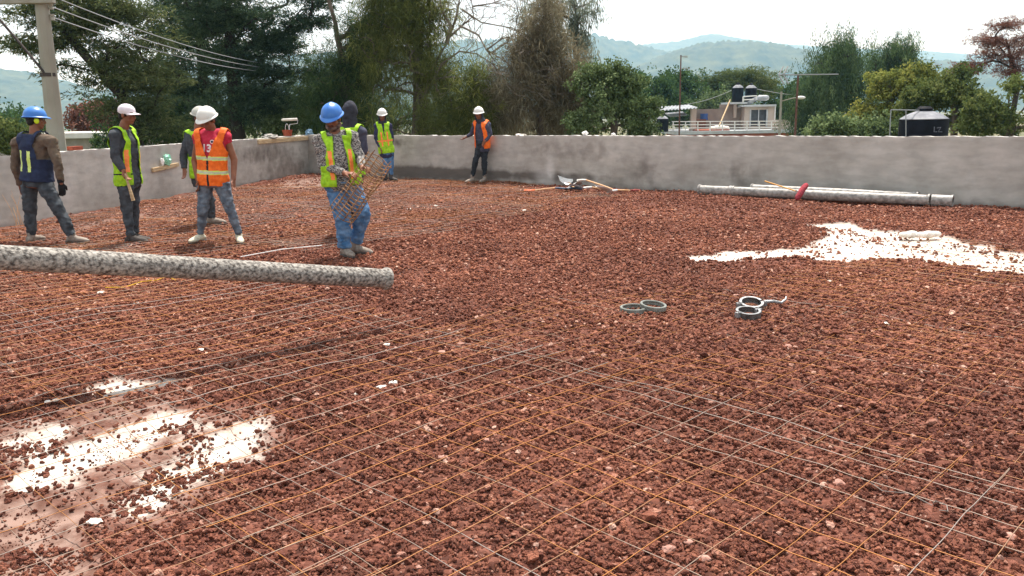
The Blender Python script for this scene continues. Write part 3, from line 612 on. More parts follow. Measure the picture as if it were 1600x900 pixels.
# rubber rings
M_['rubber'] = mat('grey_green_rubber', col('62655e'), col('7d807a'), .7, 30, .2, 90)
def ring(label, c, R, h, tx, ty):
    z = np.array([tx, ty, 1.]); z /= np.linalg.norm(z); x = np.cross([0, 1, 0], z); x /= np.linalg.norm(x); y = np.cross(z, x)
    q = MB(); q.lathe(c, [(R, 0), (R+.003, .004), (R+.003, h-.004), (R, h), (R-.014, h), (R-.017, h-.006), (R-.012, h/2), (R-.017, .006), (R-.014, 0)], [x, y, z], 48, closed=True)
    tag(link('rubber_gasket', q, M('rubber'), loc=tuple(c), sm=35), label, 'gasket', 'rubber pipe gaskets on the gravel')
ring('grey rubber ring lying flat, left of the pair on the gravel', on(990, 487, .004), .103, .038, .0, -.02)
ring('grey rubber ring tilted on the edge of its neighbour, on the right', on(1020, 486, .022), .1, .036, .10, -.08)

# pipe clamps
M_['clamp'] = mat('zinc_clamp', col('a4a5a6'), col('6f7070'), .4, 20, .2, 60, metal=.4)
M_['clamp_dark'] = mat('dark_rubber_liner', col('2a2422'), None, .8)
M_['clamp_shaded'] = mat('shaded_clamp_sides', col('3a3634'), col('5a5654'), .5, 20)  # shade painted into the clamp sides: darker copy of the metal, top rims stay bright
def clamp(label, c, lever, rot, tilt=(0, 0)):
    o = thing('pipe_clamp', label, 'pipe clamp', c, 'steel pipe clamps on the gravel'); R, h = .078, .045
    for g in (0, 1):
        a0, a1 = (math.pi*.06, math.pi*.94) if g == 0 else (math.pi*1.06, math.pi*1.94); q = MB(); V = []; Fc = []; n = 20
        prof = [(R-.004, 0), (R+.014, 0), (R+.014, h), (R-.004, h), (R-.004, h-.008), (R+.006, h-.008), (R+.006, .008), (R-.004, .008)]
        for i in range(n+1):
            t = a0+(a1-a0)*i/n+rot
            for (r_, z_) in prof: V.append(np.array(c)+np.array([r_*math.cos(t), r_*math.sin(t), z_+r_*(tilt[0]*math.cos(t)+tilt[1]*math.sin(t))+.008]))
        k = len(prof); Fc = [(i*k+j, i*k+(j+1) % k, (i+1)*k+(j+1) % k, (i+1)*k+j) for i in range(n) for j in range(k)]+[tuple(range(k))[::-1], tuple(n*k+j for j in range(k))]
        q.add(V, Fc); q.m = [1 if (i < n*k and i % k in (2, 0) or i % k == 7) else 0 for i in range(len(Fc))]; link('half_shell', q, [M('clamp_shaded'), M('clamp')], o, sm=30)
    ex = np.array([math.cos(rot), math.sin(rot), 0])
    for sg in (-1, 1):
        q = MB(); cc = np.array(c)+ex*sg*(R+.022)+[0, 0, h/2+.008]; q.box(cc, (.05, .03, h*.9), [ex, np.cross([0, 0, 1], ex), [0, 0, 1]], bev=.004); q.tube([cc-[0, 0, h*.6], cc+[0, 0, h*.6]], .008, 8); link('hinge_lug', q, M('clamp'), o)
    if lever:
        q = MB(); b = np.array(c)+ex*(R+.03)+[0, 0, h]; q.tube([b, b+[.07, -.005, .004], b+[.13, .0, -.01], b+[.17, .02, .012], b+[.18, .04, .03]], [.014, .013, .011, .009, .006], 8); link('lever', q, M('clamp'), o, sm=40)
    return o
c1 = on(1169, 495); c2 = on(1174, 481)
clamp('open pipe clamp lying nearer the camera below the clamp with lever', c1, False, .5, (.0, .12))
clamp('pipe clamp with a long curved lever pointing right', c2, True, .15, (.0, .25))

# small litter
M_['lime'] = mat('white_plaster_lump', col('e6e2da'), col('cfc6ba'), .9, 20, .4, 60)
M_['pink'] = mat('pale_pink_stone', col('b48c7e'), col('9a7062'), .9, 15, .4, 60)
M_['paper'] = mat('white_paper', col('f2f0ec'), None, .8)
def lump(px, py, r, m, name, label, cat, grp, sq=.5):
    r = r*.68
    p = on(px, py, r*sq*.4); bm = bmesh.new(); bmesh.ops.create_icosphere(bm, subdivisions=2, radius=r); sd = int(px)
    for v in bm.verts:
        k = 1+.45*float(vnoise(v.co.x/r*1.6+sd, v.co.y/r*1.6, v.co.z/r*1.6, sd)); v.co = Vector((v.co.x*k*1.2, v.co.y*k, v.co.z*k*sq))
    me = bpy.data.meshes.new(name); bm.to_mesh(me); bm.free(); o = link(name, me, M(m), loc=tuple(p)); tag(o, label, cat, grp); return o
for (x, y, r) in [(159, 457, .045), (236, 437, .04), (213, 477, .024), (313, 541, .028), (596, 611, .035), (617, 606, .035), (555, 622, .025), (604, 541, .03), (480, 513, .025), (88, 632, .022), (75, 634, .02), (331, 576, .018), (321, 579, .016), (680, 321, .06), (640, 327, .05), (1297, 439, .03), (972, 554, .014), (820, 328, .05), (1385, 506, .03)]:
    lump(x, y, r, 'lime', 'plaster_lump', 'small white plaster lump lying loose on the red gravel', 'plaster lump', 'white plaster lumps scattered on the gravel')
for (x, y, r) in [(692, 715, .03), (1045, 858, .032), (952, 742, .02), (665, 686, .02), (1310, 760, .03), (463, 631, .03), (1230, 542, .03), (1580, 838, .028), (1075, 851, .022), (1000, 455, .03), (690, 554, .035), (720, 542, .03), (1150, 462, .03), (655, 888, .018), (760, 693, .02), (1500, 524, .03), (1290, 541, .026), (970, 800, .02), (1100, 876, .026)]:
    lump(x, y, r, 'pink', 'pale_stone', 'pale pink stone chip among the dark red gravel', 'stone', 'pale stones among the gravel', .65)
lump(150, 824, .035, 'lime', 'flat_chip', 'flat cream chip on the dusty bare patch at lower left', 'chip', None, .25)
q = MB(); c = on(605, 541, .02); 
wb = on(1438, 371); q = MB(); 
for k in range(5):
    q.ell(wb+[.09*(k-2), .03*math.sin(k*2.), .03], (.08, .06, .035+.01*(k % 2)), nu=10, nv=7)
tag(link('crumpled_sack', remesh(q, .012, 3).copy() if 0 else q, M('lime'), loc=tuple(wb), sm=50), 'crumpled white sack lying on the right white patch', 'sack')
M_['cable_grey'] = mat('grey_wire', col('8d8780'), None, .6)
# loose steel rod and tying wires
q = MB(); a = on(376, 402, .03); b = on(503, 386, .05); q.tube([a, (a+b)/2+[0, 0, .02], b], .006, 6); tag(link('steel_rod', q, M('blade'), loc=tuple(a)), 'thin pale steel rod lying behind the hanging pipe', 'rod')
q = MB(); L_ = [(1344, 758), (1365, 767), (1378, 776), (1420, 784), (1455, 803), (1460, 795), (1478, 802), (1480, 812), (1466, 810)]; q.tube([on(x, y, .03) for x, y in L_], .0016, 5)
tag(link('tying_wire', q, M('cable_grey'), loc=tuple(on(1344, 758))), 'bent grey tying wire loose on the mesh at lower right', 'wire')
q = MB(); L_ = [(165, 453), (195, 450), (222, 443), (245, 441), (262, 434), (275, 440)]; q.tube([on(x, y, .03) for x, y in L_], .004, 5); M_['yellow'] = mat('yellow_cord', col('e0b52a'), None, .6)
tag(link('yellow_cord', q, M('yellow'), loc=tuple(on(165, 453))), 'loose yellow cord lying on the gravel below the hanging pipe', 'cord')

# ------------------------------------------------------------------ things on and in front of the walls
M_['brick'] = mat('red_brick', col('a5563e'), col('8e4632'), .9, 20, .3, 60)
def lwall_pt(px, py, off=0., zz=None):       # point on the inner face of the left wall
    r = ray(px, py); t = (A0@NL)/(r[:2]@NL); P = r*t; P[2] += H; P[:2] -= NL*off; 
    if zz is not None: P[2] = zz
    return P
AX = [np.array([dl[0], dl[1], 0]), np.array([-NL[0], -NL[1], 0]), np.array([0, 0, 1.])]
p = lwall_pt(124, 240, .07, 1.05+.035); q = MB(); q.box(p, (.24, .12, .065), AX, bev=.004); tag(link('brick', q, M('brick'), loc=tuple(p)), 'single red brick on top of the left parapet', 'brick')
a = lwall_pt(236, 266, -.03); b = lwall_pt(276, 257, -.03); q = MB(); L = np.linalg.norm(b-a); q.box((a+b)/2, (L, .05, .075), [(b-a)/L, AX[1], np.cross((b-a)/L, AX[1])], bev=.004)
tag(link('timber_board', q, M('timber'), loc=tuple((a+b)/2)), 'short board nailed to the face of the left parapet', 'board')
M_['green_plastic'] = mat('thin_green_plastic', col('7fcfae'), col('b5e8d2'), .35, 20, .6, 30)
def crumple(name, label, cat, c, r, m, seed):
    bm = bmesh.new(); bmesh.ops.create_icosphere(bm, subdivisions=3, radius=1.)
    for v in bm.verts:
        k = 1+.85*float(fbm(v.co.x*2+seed, v.co.y*2, v.co.z*2, 3, seed)); v.co = Vector((v.co.x*k*r[0], v.co.y*k*r[1], v.co.z*k*r[2]))
    me = bpy.data.meshes.new(name); bm.to_mesh(me); bm.free(); return tag(link(name, me, m, loc=tuple(c)), label, cat)
crumple('plastic_bag', 'crumpled green plastic bag on the board at the left parapet', 'plastic bag', lwall_pt(258, 250, -.05), (.07, .07, .1), M('green_plastic'), 3)
crumple('paper_cup', 'small crushed white cup beside the green bag on the board', 'cup', lwall_pt(250, 252, -.05), (.03, .03, .07), M('paper'), 5)
a = lwall_pt(402, 222, -.02); b = lwall_pt(484, 215.5, -.02); q = MB(); L = np.linalg.norm(b-a); q.box((a+b)/2, (L, .04, .10), [(b-a)/L, AX[1], np.cross((b-a)/L, AX[1])], bev=.005)
tag(link('edge_plank', q, M('timber'), loc=tuple((a+b)/2)), 'long pale plank clamped along the top edge of the left parapet', 'plank')
p = lwall_pt(455, 211, .1, 1.04); bk = thing('bucket', 'terracotta red bucket with upright wire handle on the left parapet', 'bucket', p)
q = MB(); q.lathe(p, [(.0, .01), (.10, 0), (.135, .16), (.14, .165), (.128, .165), (.095, .02)], n=28); link('pail', q, M('brick'), bk, sm=40)
q = MB(); q.tube([p+[.05*math.cos(t)*1., 0, .16+.16*math.sin(t)] for t in np.linspace(0, math.pi, 10)], .006, 6); link('handle', q, M('blade'), bk)
pl_ = p+np.array([-.0, .3, .42]); rl = thing('paint_roller', 'fluffy white paint roller held up behind the red bucket', 'paint roller', p+np.array([0, .05, 0]))
q = MB(); q.tube([pl_+[-.18, 0, -.0], pl_+[.18, 0, .01]], .035, 14, rnd=True); link('roller_sleeve', q, M('lime'), rl, sm=50)
q = MB(); q.tube([pl_+[.18, 0, 0], pl_+[.22, 0, -.02], pl_+[.2, 0, -.1], pl_+[.0, 0, -.12], p+np.array([.0, .07, .0])], .006, 6); link('roller_frame', q, M('blade'), rl)
M_['blue_cloth'] = mat('faded_blue_cloth', col('5f7f9c'), col('88a0b4'), .9, 20)
crumple('work_glove', 'faded blue work glove lying on the left parapet end', 'glove', lwall_pt(487, 209, .08, 1.10), (.1, .09, .09), M('blue_cloth'), 9)
crumple('mortar_lump', 'flat grey mortar lump on the left parapet beside the bucket', 'mortar lump', lwall_pt(427, 214, .08, 1.06), (.18, .16, .05), M('concrete'), 12)
def rwall_pt(px, py, off=0., zz=None):
    r = ray(px, py); t = (B0@NR)/(r[:2]@NR); P = r*t; P[2] += H; P[:2] -= NR*off
    if zz is not None: P[2] = zz
    return P
crumple('white_rag', 'white rag bunched on the back parapet in front of broadleaf tree', 'rag', rwall_pt(911, 209, .08, 1.09), (.06, .05, .05), M('paper'), 22)
crumple('white_rag', 'small white scrap of rag on the back parapet, right of the bigger rag', 'rag', rwall_pt(955, 211, .08, 1.07), (.04, .03, .025), M('paper'), 23)
crumple('mortar_lump', 'low crumb of pale mortar on the back parapet near orange vest man', 'mortar lump', rwall_pt(810, 212, .08, 1.05), (.12, .08, .03), M('lime'), 24)
# weed at the foot of the left wall
q = MB()
for k in range(7):
    p = np.array([*(lwall_pt(12+k*3, 330, -.10)[:2]), 0.]); a = rng.uniform(-.25, .25, 2); q.tube([p, p+[a[0]*.4, a[1]*.4, .3], p+[a[0]*1.2, a[1], .5+.15*rng.uniform()]], [.004, .003, .0015], 5)
tag(link('dry_weed', q, M('wood'), loc=tuple(p)), 'thin dry weed stalks at the foot of the left parapet', 'weed')
# ------------------------------------------------------------------ people
def N_(v): v = np.array(v, float); return v/(np.linalg.norm(v)+1e-9)
def lerp(a, b, t): return np.array(a)*(1-t)+np.array(b)*t
for k, c1, c2, ro in [('lime_vest', 'a6d62a', '86b41c', .6), ('orange_vest', 'f7782a', 'e0611a', .6), ('navy_vest', '2b3450', '232a40', .8), ('reflect', 'c9cdb8', 'b7bd9f', .4), ('reflect_lime', 'd8e890', 'c6dc6a', .4),
                      ('orange_tape', 'ff9a5a', 'f58742', .5), ('black_trim', '1c1c1e', '26262a', .7), ('charcoal', '3a3d42', '484b50', .9), ('denim_grey', '34383d', '50565c', .9), ('denim_blue', '3d6690', '6a8bae', .9), ('denim_slate', '4f5864', '747d88', .9),
                      ('dark_jeans', '24282d', '34393f', .9), ('brown_knit', '6f6052', '5b4f45', .95), ('olive', '6d6a4a', '5c5a40', .9), ('red_jersey', 'b0243a', 'c2304a', .7), ('navy_knit', '3a3b55', '2f3048', .95), ('grey_blue', '4b4c5c', '3e3f4e', .95),
                      ('boot', '9a8f84', '7b7067', .85), ('boot_dark', '5a5450', '3f3a37', .85), ('sneaker', 'cfc9b4', 'b3ab96', .8), ('hood', '2e2f37', '3b3c45', .95), ('glove', '1b1c1f', '2a2b2f', .8), ('scarf', '7d675c', '3c2a27', .9)]:
    M_[k] = mat(k, col(c1), col(c2), ro, 14 if 'denim' in k else 22, .35, 90, spec=.2)
M_['blue_shell'] = mat('blue_helmet_plastic', col('2f70c0'), col('4d82bc'), .4, 9, spec=.5, thr=(.5, .75)); M_['white_shell'] = mat('white_helmet_plastic', col('e4e2dc'), col('cfccc4'), .45, 6); M_['grey_shell'] = mat('dusty_white_helmet', col('b9b8ae'), col('9a998f'), .6, 10)
M_['white_cap'] = mat('white_cap_cloth', col('e8e0e4'), col('d8ced4'), .8, 10)
M_['camo'] = mat('mottled_grey_knit', col('454444'), col('a29d98'), .95, 48, .4, 120, thr=(.42, .58), detail=3, stretch=(1, 1, 1.8), spec=.1)
M_['eye'] = mat('eye_white', col('cfc6bd'), None, .4); M_['lips'] = mat('lips', col('7a4038'), None, .6)
M_['yellow_plug'] = mat('yellow_ear_muff', col('c8dc28'), None, .5)

def chain(mb, pts, rad, ell=None, n=14, rnd=True):
    P = []; R = []
    for i in range(len(pts)-1):
        for t in (0, .34, .67):
            P.append(lerp(pts[i], pts[i+1], t)); a, b = rad[i], rad[i+1]
            R.append(a*(1-t)+b*t if np.isscalar(a) else (a[0]*(1-t)+b[0]*t, a[1]*(1-t)+b[1]*t))
    P.append(np.array(pts[-1], float)); R.append(rad[-1]); mb.tube(P, R, n, ell=ell, rnd=rnd)

def hand(mb, wr, d, n, s, curl=.5, sc=1.):
    """wr wrist, d towards fingers, n palm normal (fingers curl to n), s side of thumb"""
    d = N_(d); n = N_(np.array(n)-d*(np.array(n)@d)); s = N_(np.array(s)-d*(np.array(s)@d)-n*(np.array(s)@n))
    chain(mb, [wr-d*.02, wr+d*.03*sc, wr+d*.085*sc], [(.026, .02), (.038*sc, .017), (.042*sc, .014)], ell=s, n=12)
    for i, (o, L) in enumerate(((.031, .072), (.0105, .08), (-.0105, .075), (-.031, .058))):
        p = wr+d*.088*sc+s*o*sc; q = d.copy(); P = [p-d*.02]; P.append(p)
        for j, f in enumerate((.45, .32, .25)):
            a = curl*(.7, 1.0, .8)[j]; q = N_(q*math.cos(a)+n*math.sin(a)); p = p+q*L*sc*f; P.append(p)
        mb.tube(P, [.0095*sc, .0095*sc, .009*sc, .0082*sc, .0072*sc], 8, rnd=True)
    b = wr+d*.03*sc+s*.03*sc; q = N_(d*.7+s*.7+n*.2); P = [b-q*.01, b+q*.03*sc]; q2 = N_(d+s*.2+n*(.3+curl*.5)); P += [P[-1]+q2*.028*sc, P[-1]+q2*.05*sc]
    mb.tube(P, [.013*sc, .0115*sc, .0105*sc, .0085*sc], 8, rnd=True)

def wrinkle(me, amp, fr, seed, org):
    n = len(me.vertices); c = np.zeros(n*3, np.float32); me.vertices.foreach_get('co', c); c = c.reshape(-1, 3)
    nm = np.zeros(n*3, np.float32); me.vertices.foreach_get('normal', nm); nm = nm.reshape(-1, 3)
    q = c-np.array(org); d = amp*(fbm(q[:, 0]*fr, q[:, 1]*fr, q[:, 2]*fr*1.6, 3, seed)+.6*np.abs(vnoise(q[:, 0]*fr*1.7, q[:, 1]*fr*1.7, q[:, 2]*fr*2.6, seed+7))-.2)
    me.vertices.foreach_set('co', (c+nm*d[:, None]).astype(np.float32).ravel()); me.update()

def person(label, base, J, heading, headh, tilt, spec, vox=.011, roll=0.):
    """J: joints in world metres. heading/headh: xy directions of chest and face; tilt: face pitch (down +)"""
    root = thing('person', label, 'person', base); org = np.array(base)
    pel, neck = J['pelvis'], J['neck']; up = N_(neck-pel); f = N_(np.array([heading[0], heading[1], 0])-up*(np.array([heading[0], heading[1], 0])@up)); sd = np.cross(up, f)   # sd = person's left
    L = np.linalg.norm(neck-pel); g = spec.get('girth', 1.)
    T = lambda u, v, w_: pel+sd*u+f*v+up*w_*L
    def torso(mb, inf=0., lo=-.12):
        ws = [(lo, .150, .105, 0), (.05, .165, .118, 0), (.3, .145, .105, .008), (.55, .158, .112, .012), (.78, .172, .112, .0), (.9, .150, .088, -.008), (.99, .085, .066, -.01)]
        pts = [T(0, v*(g if .2 < w_ < .6 else 1)+(.03*(g-1) if w_ < .7 else 0), w_) for (w_, a, b, v) in ws]
        mb.tube(pts, [(a*(g if w_ < .7 else 1)+inf, b*(g*1.1-.1 if w_ < .75 else 1)+inf) for (w_, a, b, v) in ws], 24, ell=sd)
        for k in ('shA', 'shB'):
            chain(mb, [T(0, -.01, .88), lerp(T(0, -.01, .92), J[k], .55), J[k]], [.075+inf, .068+inf, .060+inf])
    # --- body: one continuous mesh
    mb = MB(); torso(mb)
    hh = np.array([headh[0], headh[1], 0]); hh = N_(hh); ct, st = math.cos(tilt), math.sin(tilt); hf = hh*ct-np.array([0, 0, 1.])*st; hu = hh*st+np.array([0, 0, 1.])*ct; hs = np.cross(hu, hf)
    cr_, sr_ = math.cos(roll), math.sin(roll); hs, hu = hs*cr_+hu*sr_, hu*cr_-hs*sr_
    hc = J['head']; Hd = lambda a, b, c: hc+hs*a+hf*b+hu*c
    chain(mb, [T(0, -.005, .95), Hd(0, -.02, -.075)], [.062, .055])
    mb.ell(Hd(0, -.012, .022), (.076, .096, .098), [hs, hf, hu]); mb.ell(Hd(0, .018, -.045), (.058, .066, .072), [hs, hf, hu])
    mb.ell(Hd(0, .052, -.092), (.03, .028, .024), [hs, hf, hu])              # chin
    mb.tube([Hd(0, .082, .012), Hd(0, .102, -.022), Hd(0, .106, -.034), Hd(0, .088, -.042)], [.009, .012, .016, .012], 8, rnd=True)   # nose
    mb.tube([Hd(-.05, .072, .03), Hd(-.02, .088, .034), Hd(.02, .088, .034), Hd(.05, .072, .03)], .010, 8, rnd=True)   # brow
    mb.tube([Hd(-.024, .078, -.066), Hd(0, .087, -.064), Hd(.024, .078, -.066)], .0095, 8, rnd=True)     # mouth
    for sg in (-1, 1):
        mb.ell(Hd(.078*sg, -.008, -.012), (.012, .022, .034), [hs, hf, hu], 10, 8); mb.ell(Hd(.045*sg, .058, -.022), (.02, .02, .02), [hs, hf, hu], 10, 8)
    fl = spec.get('leg', 1.)
    for k in 'AB':
        chain(mb, [J['sh'+k], J['el'+k], J['wr'+k]], [.052, .042, .029])
        hp = spec.get('hand'+k)
        if hp is None: hp = (J['wr'+k]-J['el'+k], f*.3-sd*(1 if k == 'A' else -1), f, .45)
        hand(mb, J['wr'+k], *hp[:3], curl=hp[3])
        kn, an, to = J['kn'+k], J['an'+k], J['to'+k]
        chain(mb, [J['hip'+k], lerp(J['hip'+k], kn, .5), kn], [.086, .070*min(fl, 1), .053*min(fl, 1)]); cm = lerp(kn, an, .35)-N_(to-an)*.012
        chain(mb, [kn, cm, an], [.052*min(fl, 1), .052*min(fl, 1), .034*min(fl, 1)])
        if 'bare_foot' in spec: pass
    me = remesh(mb, min(vox, .0075), 3); wr = None
    body = link('body', offs(me, org), spec.get('skin', M('skin')), root, sm=None); smooth(body.data)
    # eyes and lips
    for sg in (-1, 1):
        q = MB(); q.ell(Hd(.031*sg, .079, .006), (.0125, .009, .0075), [hs, hf, hu], 10, 8); ey = link('eye', q, M('eye'), root, sm=60)
        q = MB(); q.ell(Hd(.031*sg, .0865, .005), (.006, .003, .006), [hs, hf, hu], 8, 6); link('iris', q, M('hair'), ey, sm=60)
        q = MB(); q.tube([Hd(.046*sg, .086, .028), Hd(.03*sg, .094, .034), Hd(.014*sg, .094, .030)], .0045, 6); link('eyebrow', q, M('hair'), root, sm=60)
    if spec.get('beard'):
        q = MB(); q.tube([Hd(-.03, .088, -.058), Hd(0, .100, -.050), Hd(.03, .088, -.058)], .006, 6); link('moustache', q, M('hair'), root, sm=60)
        q = MB(); q.tube([Hd(-.02, .082, -.085), Hd(0, .09, -.09), Hd(.02, .082, -.085)], .008, 6); link('goatee', q, M('hair'), root, sm=60)
    if spec.get('hair', True):
        q = MB(); q.ell(Hd(0, -.022, .03), (.084, .098, .1), [hs, hf, hu], 20, 14); q.ell(Hd(0, -.06, -.025), (.07, .05, .055), [hs, hf, hu])
        for sg in (-1, 1): q.ell(Hd(.074*sg, .012, .012), (.009, .022, .035), [hs, hf, hu], 8, 8)
        me = remesh(q, .009, 3); link('hair', offs(me, org), M('hair'), root); smooth(me)
    # --- shirt
    sp = spec['shirt']; q = MB(); torso(q, .022, spec.get('hem', -.22))
    for k in 'AB':
        e = J['el'+k]; wv = lerp(e, J['wr'+k], .96)
        if spec.get('short'): chain(q, [J['sh'+k], lerp(J['sh'+k], e, .3)], [.064, .060], rnd=False)
        else: chain(q, [J['sh'+k], lerp(J['sh'+k], e, .5), e, lerp(e, wv, .5), wv], [.069, .062, .056, .050, .040], rnd=False)
    me = remesh(q, vox, 3); wrinkle(me, .014, 11, 3, org); offs(me, org); smooth(me)
    shirt = link('shirt', me, M(sp), root)
    if spec.get('collar'):
        q = MB(); chain(q, [T(0, -.005, .93), T(0, .0, 1.03)], [.078, .07], rnd=False); me = remesh(q, .01, 2); link('collar', offs(me, org), M(spec['collar']), root); smooth(me)
    # --- trousers
    q = MB(); q.tube([T(0, 0, .24), T(0, 0, .05), T(0, -.005, -.1)], [(.16*g+.022, .118*g+.02), (.168*g+.022, .122*g+.022), (.152*g+.024, .107*g+.026)], 22, ell=sd)
    fl = spec.get('leg', 1.)
    for k in 'AB':
        hp_, kn, an = J['hip'+k], J['kn'+k], J['an'+k]
        chain(q, [hp_, lerp(hp_, kn, .5), kn, lerp(kn, an, .5), lerp(kn, an, .97)], [.103, .092*max(fl, .9), .078*fl, .071*fl, .058*fl], rnd=False)
    me = remesh(q, vox, 3); wrinkle(me, .019, 10, 5, org); offs(me, org); smooth(me); link('trousers', me, M(spec['trousers']), root)
    # --- shoes
    for k in 'AB':
        an, to = J['an'+k], J['to'+k]; d = to-an; d[2] = 0; d = N_(d); s_ = np.cross([0, 0, 1], d); z0 = J['gz'+k]
        a0 = np.array([an[0], an[1], z0]); Lf = .17; q = MB()
        q.tube([a0-d*.075+[0, 0, .03], a0-d*.06+[0, 0, .045], a0+d*.02+[0, 0, .055], a0+d*.09+[0, 0, .047], a0+d*Lf+[0, 0, .036], a0+d*(Lf+.035)+[0, 0, .03]], [(.02, .022), (.038, .036), (.041, .048), (.046, .038), (.046, .03), (.028, .02)], 16, ell=s_, rnd=True)
        chain(q, [a0-d*.012+[0, 0, .05], lerp(a0+[0, 0, .08], an+[0, 0, spec.get('shaft', .05)], 1.)], [.046, .049], rnd=False)
        me = remesh(q, .009, 2); offs(me, org); smooth(me); sh = link('shoe', me, M(spec['shoe']), root)
        q = MB(); q.tube([a0-d*.09+[0, 0, .012], a0-d*.06+[0, 0, .012], a0+[0, 0, .012], a0+d*.08+[0, 0, .012], a0+d*.16+[0, 0, .012], a0+d*.215+[0, 0, .012]], [(.025, .013), (.042, .013), (.043, .013), (.05, .013), (.05, .013), (.028, .013)], 14, ell=s_)
        link('sole', q, M('boot_dark'), sh, sm=40)
    # --- vest
    v = spec.get('vest')
    if v:
        q = MB(); torso(q, v.get('inf', .035), -.14); me = remesh(q, .0085, 3); wrinkle(me, .010, 8, 11, org)
        bm = bmesh.new(); bm.from_mesh(me); bpy.data.meshes.remove(me); dele = []
        fr_ = v['front']; ve = v.get('hem', .0); arm = v.get('arm', .52)
        for fc in bm.faces:
            p = np.array(fc.calc_center_median())-pel; u, vv, ww = p@sd, p@f, (p@up)/L; kill = ww < ve+v.get('scoop', 0)*(u/.2)**2
            if ww > .94 and math.hypot(u, vv+.005) < .088: kill = True
            if ww > 1.0 and abs(u) < .1: kill = True
            aw = v.get('aw', .155)-.03*max(0, 1-abs(ww-.78)/.2); 
            if ww > arm and abs(u) > aw: kill = True
            if vv > 0 and abs(u-fr_[3] if len(fr_) > 3 else u) < np.interp(ww, [ve, fr_[0], 1.0], [fr_[1], fr_[1], fr_[2]]): kill = True
            if v.get('open_side') and abs(vv) < v['open_side'] and ww < arm+.05: kill = True
            if kill: dele.append(fc); continue
            fc.material_index = v['fn'](u, vv, ww)
            eF = np.interp(ww, [ve, fr_[0], 1.0], [fr_[1], fr_[1], fr_[2]])
            if v.get('trim') is not None:
                if (vv > 0 and abs(u) < eF+.012) or (ww > arm and abs(u) > aw-.013) or ww < ve+.025+v.get('scoop', 0)*(u/.2)**2: fc.material_index = v['trim']
            fc.smooth = True
        bmesh.ops.delete(bm, geom=dele, context='FACES')
        # drop tiny islands
        me = bpy.data.meshes.new('vest'); bm.to_mesh(me); bm.free(); me = remesh(me, 0, 2, .006)
        offs(me, org); smooth(me)
        vo = link('vest', me, [M(x) for x in v['mats']], root)
        if len(me.materials) and False: pass
    # --- headgear
    hg = spec.get('hat')
    if hg in ('blue_shell', 'white_shell', 'grey_shell'):
        q = MB(); V = []; Fc = []; nu, nv = 36, 12; hb = spec.get('hatz', .03)
        for i in range(nv+1):
            t = i/nv*math.pi/2
            for j in range(nu):
                a = 2*math.pi*j/nu; rr = 1+(.025 if (abs(math.cos(a)) < .12 and i < nv-3) else 0)
                V.append(Hd(.112*math.sin(t)*math.cos(a)*rr, -.008+.135*math.sin(t)*math.sin(a)*rr, hb+.012+.118*math.cos(t)*(1+(.04 if abs(math.sin(t)*math.cos(a)) < .14 else 0))))
        # brim
        for (e, dz) in ((.008, -.004), (.015, -.011), (.014, -.017), (.0, -.010)):
            for j in range(nu):
                a = 2*math.pi*j/nu; fx = max(0, math.sin(a))**2*.036*(e > 0)*min(1, e/.014)
                V.append(Hd((.112+e)*math.cos(a), -.008+(.135+e+fx)*math.sin(a), hb+.012+dz-fx*.35))
        kk = nv+1+4
        Fc = [(i*nu+j, (i+1)*nu+j, (i+1)*nu+(j+1) % nu, i*nu+(j+1) % nu) for i in range(kk-1) for j in range(nu)]
        q.add(V, Fc); link('hard_hat', q, M(hg), root, sm=50)
        q = MB(); q.tube([Hd(.112*math.cos(a), -.008+.135*math.sin(a), hb-.004) for a in np.linspace(0, 2*math.pi, 25)], .012, 8); link('hat_band', q, M('black_trim'), root, sm=50)
    if hg == 'cap':
        q = MB(); q.ell(Hd(0, -.012, .045), (.092, .108, .085), [hs, hf, hu], 28, 16); V = []; Fc = []
        n = 14
        for i in range(6):
            for j in range(n+1):
                a = math.pi*(.12+.76*j/n); rr = i/5
                V.append(Hd((.085+.005*rr)*math.cos(a), (.085+.085*rr)*math.sin(a)+.005, .035-.012*rr-.018*(math.cos(a)**2)))
        k = len(V); V += [p-hu*.006 for p in V]
        for i in range(5):
            for j in range(n): b = i*(n+1)+j; Fc += [(b, b+1, b+n+2, b+n+1), (b+k, b+n+1+k, b+n+2+k, b+1+k)]
        for j in range(n): Fc.append((5*(n+1)+j, 5*(n+1)+j+1, 5*(n+1)+j+1+k, 5*(n+1)+j+k))
        q.add(V, Fc); link('cap', q, M('white_cap'), root, sm=50)
    if spec.get('hood'):
        q = MB(); q.ell(Hd(0, -.018, .005), (.094, .112, .125), [hs, hf, hu], 24, 18); q.ell(Hd(0, -.03, -.07), (.086, .09, .085), [hs, hf, hu]); chain(q, [Hd(0, -.01, -.09), T(0, -.01, .97)], [.09, .105]); me = remesh(q, .009, 3)
        if spec['hood'] != 'closed':
            bm = bmesh.new(); bm.from_mesh(me); dl_ = [fc for fc in bm.faces if (lambda p: p@hf > .035 and abs(p@hs) < .068 and -.115 < p@hu < .10)(np.array(fc.calc_center_median())-hc)]
            bmesh.ops.delete(bm, geom=dl_, context='FACES'); bm.to_mesh(me); bm.free(); me = remesh(me, 0, 1, .005)
        wrinkle(me, .008, 12, 3, org); offs(me, org); smooth(me); link('hood', me, M(spec.get('hoodmat', 'hood')), root)
    if spec.get('scarf'):
        q = MB(); q.tube([Hd(.066*math.cos(a), -.005+.088*math.sin(a), -.085-.012*math.sin(a)) for a in np.linspace(-.4, math.pi+.4, 16)], .022, 10, rnd=True); q.ell(Hd(0, .045, -.105), (.05, .045, .035), [hs, hf, hu]); me = remesh(q, .008, 2); wrinkle(me, .006, 20, 1, org); offs(me, org); smooth(me); link('neck_scarf', me, M('scarf'), root)
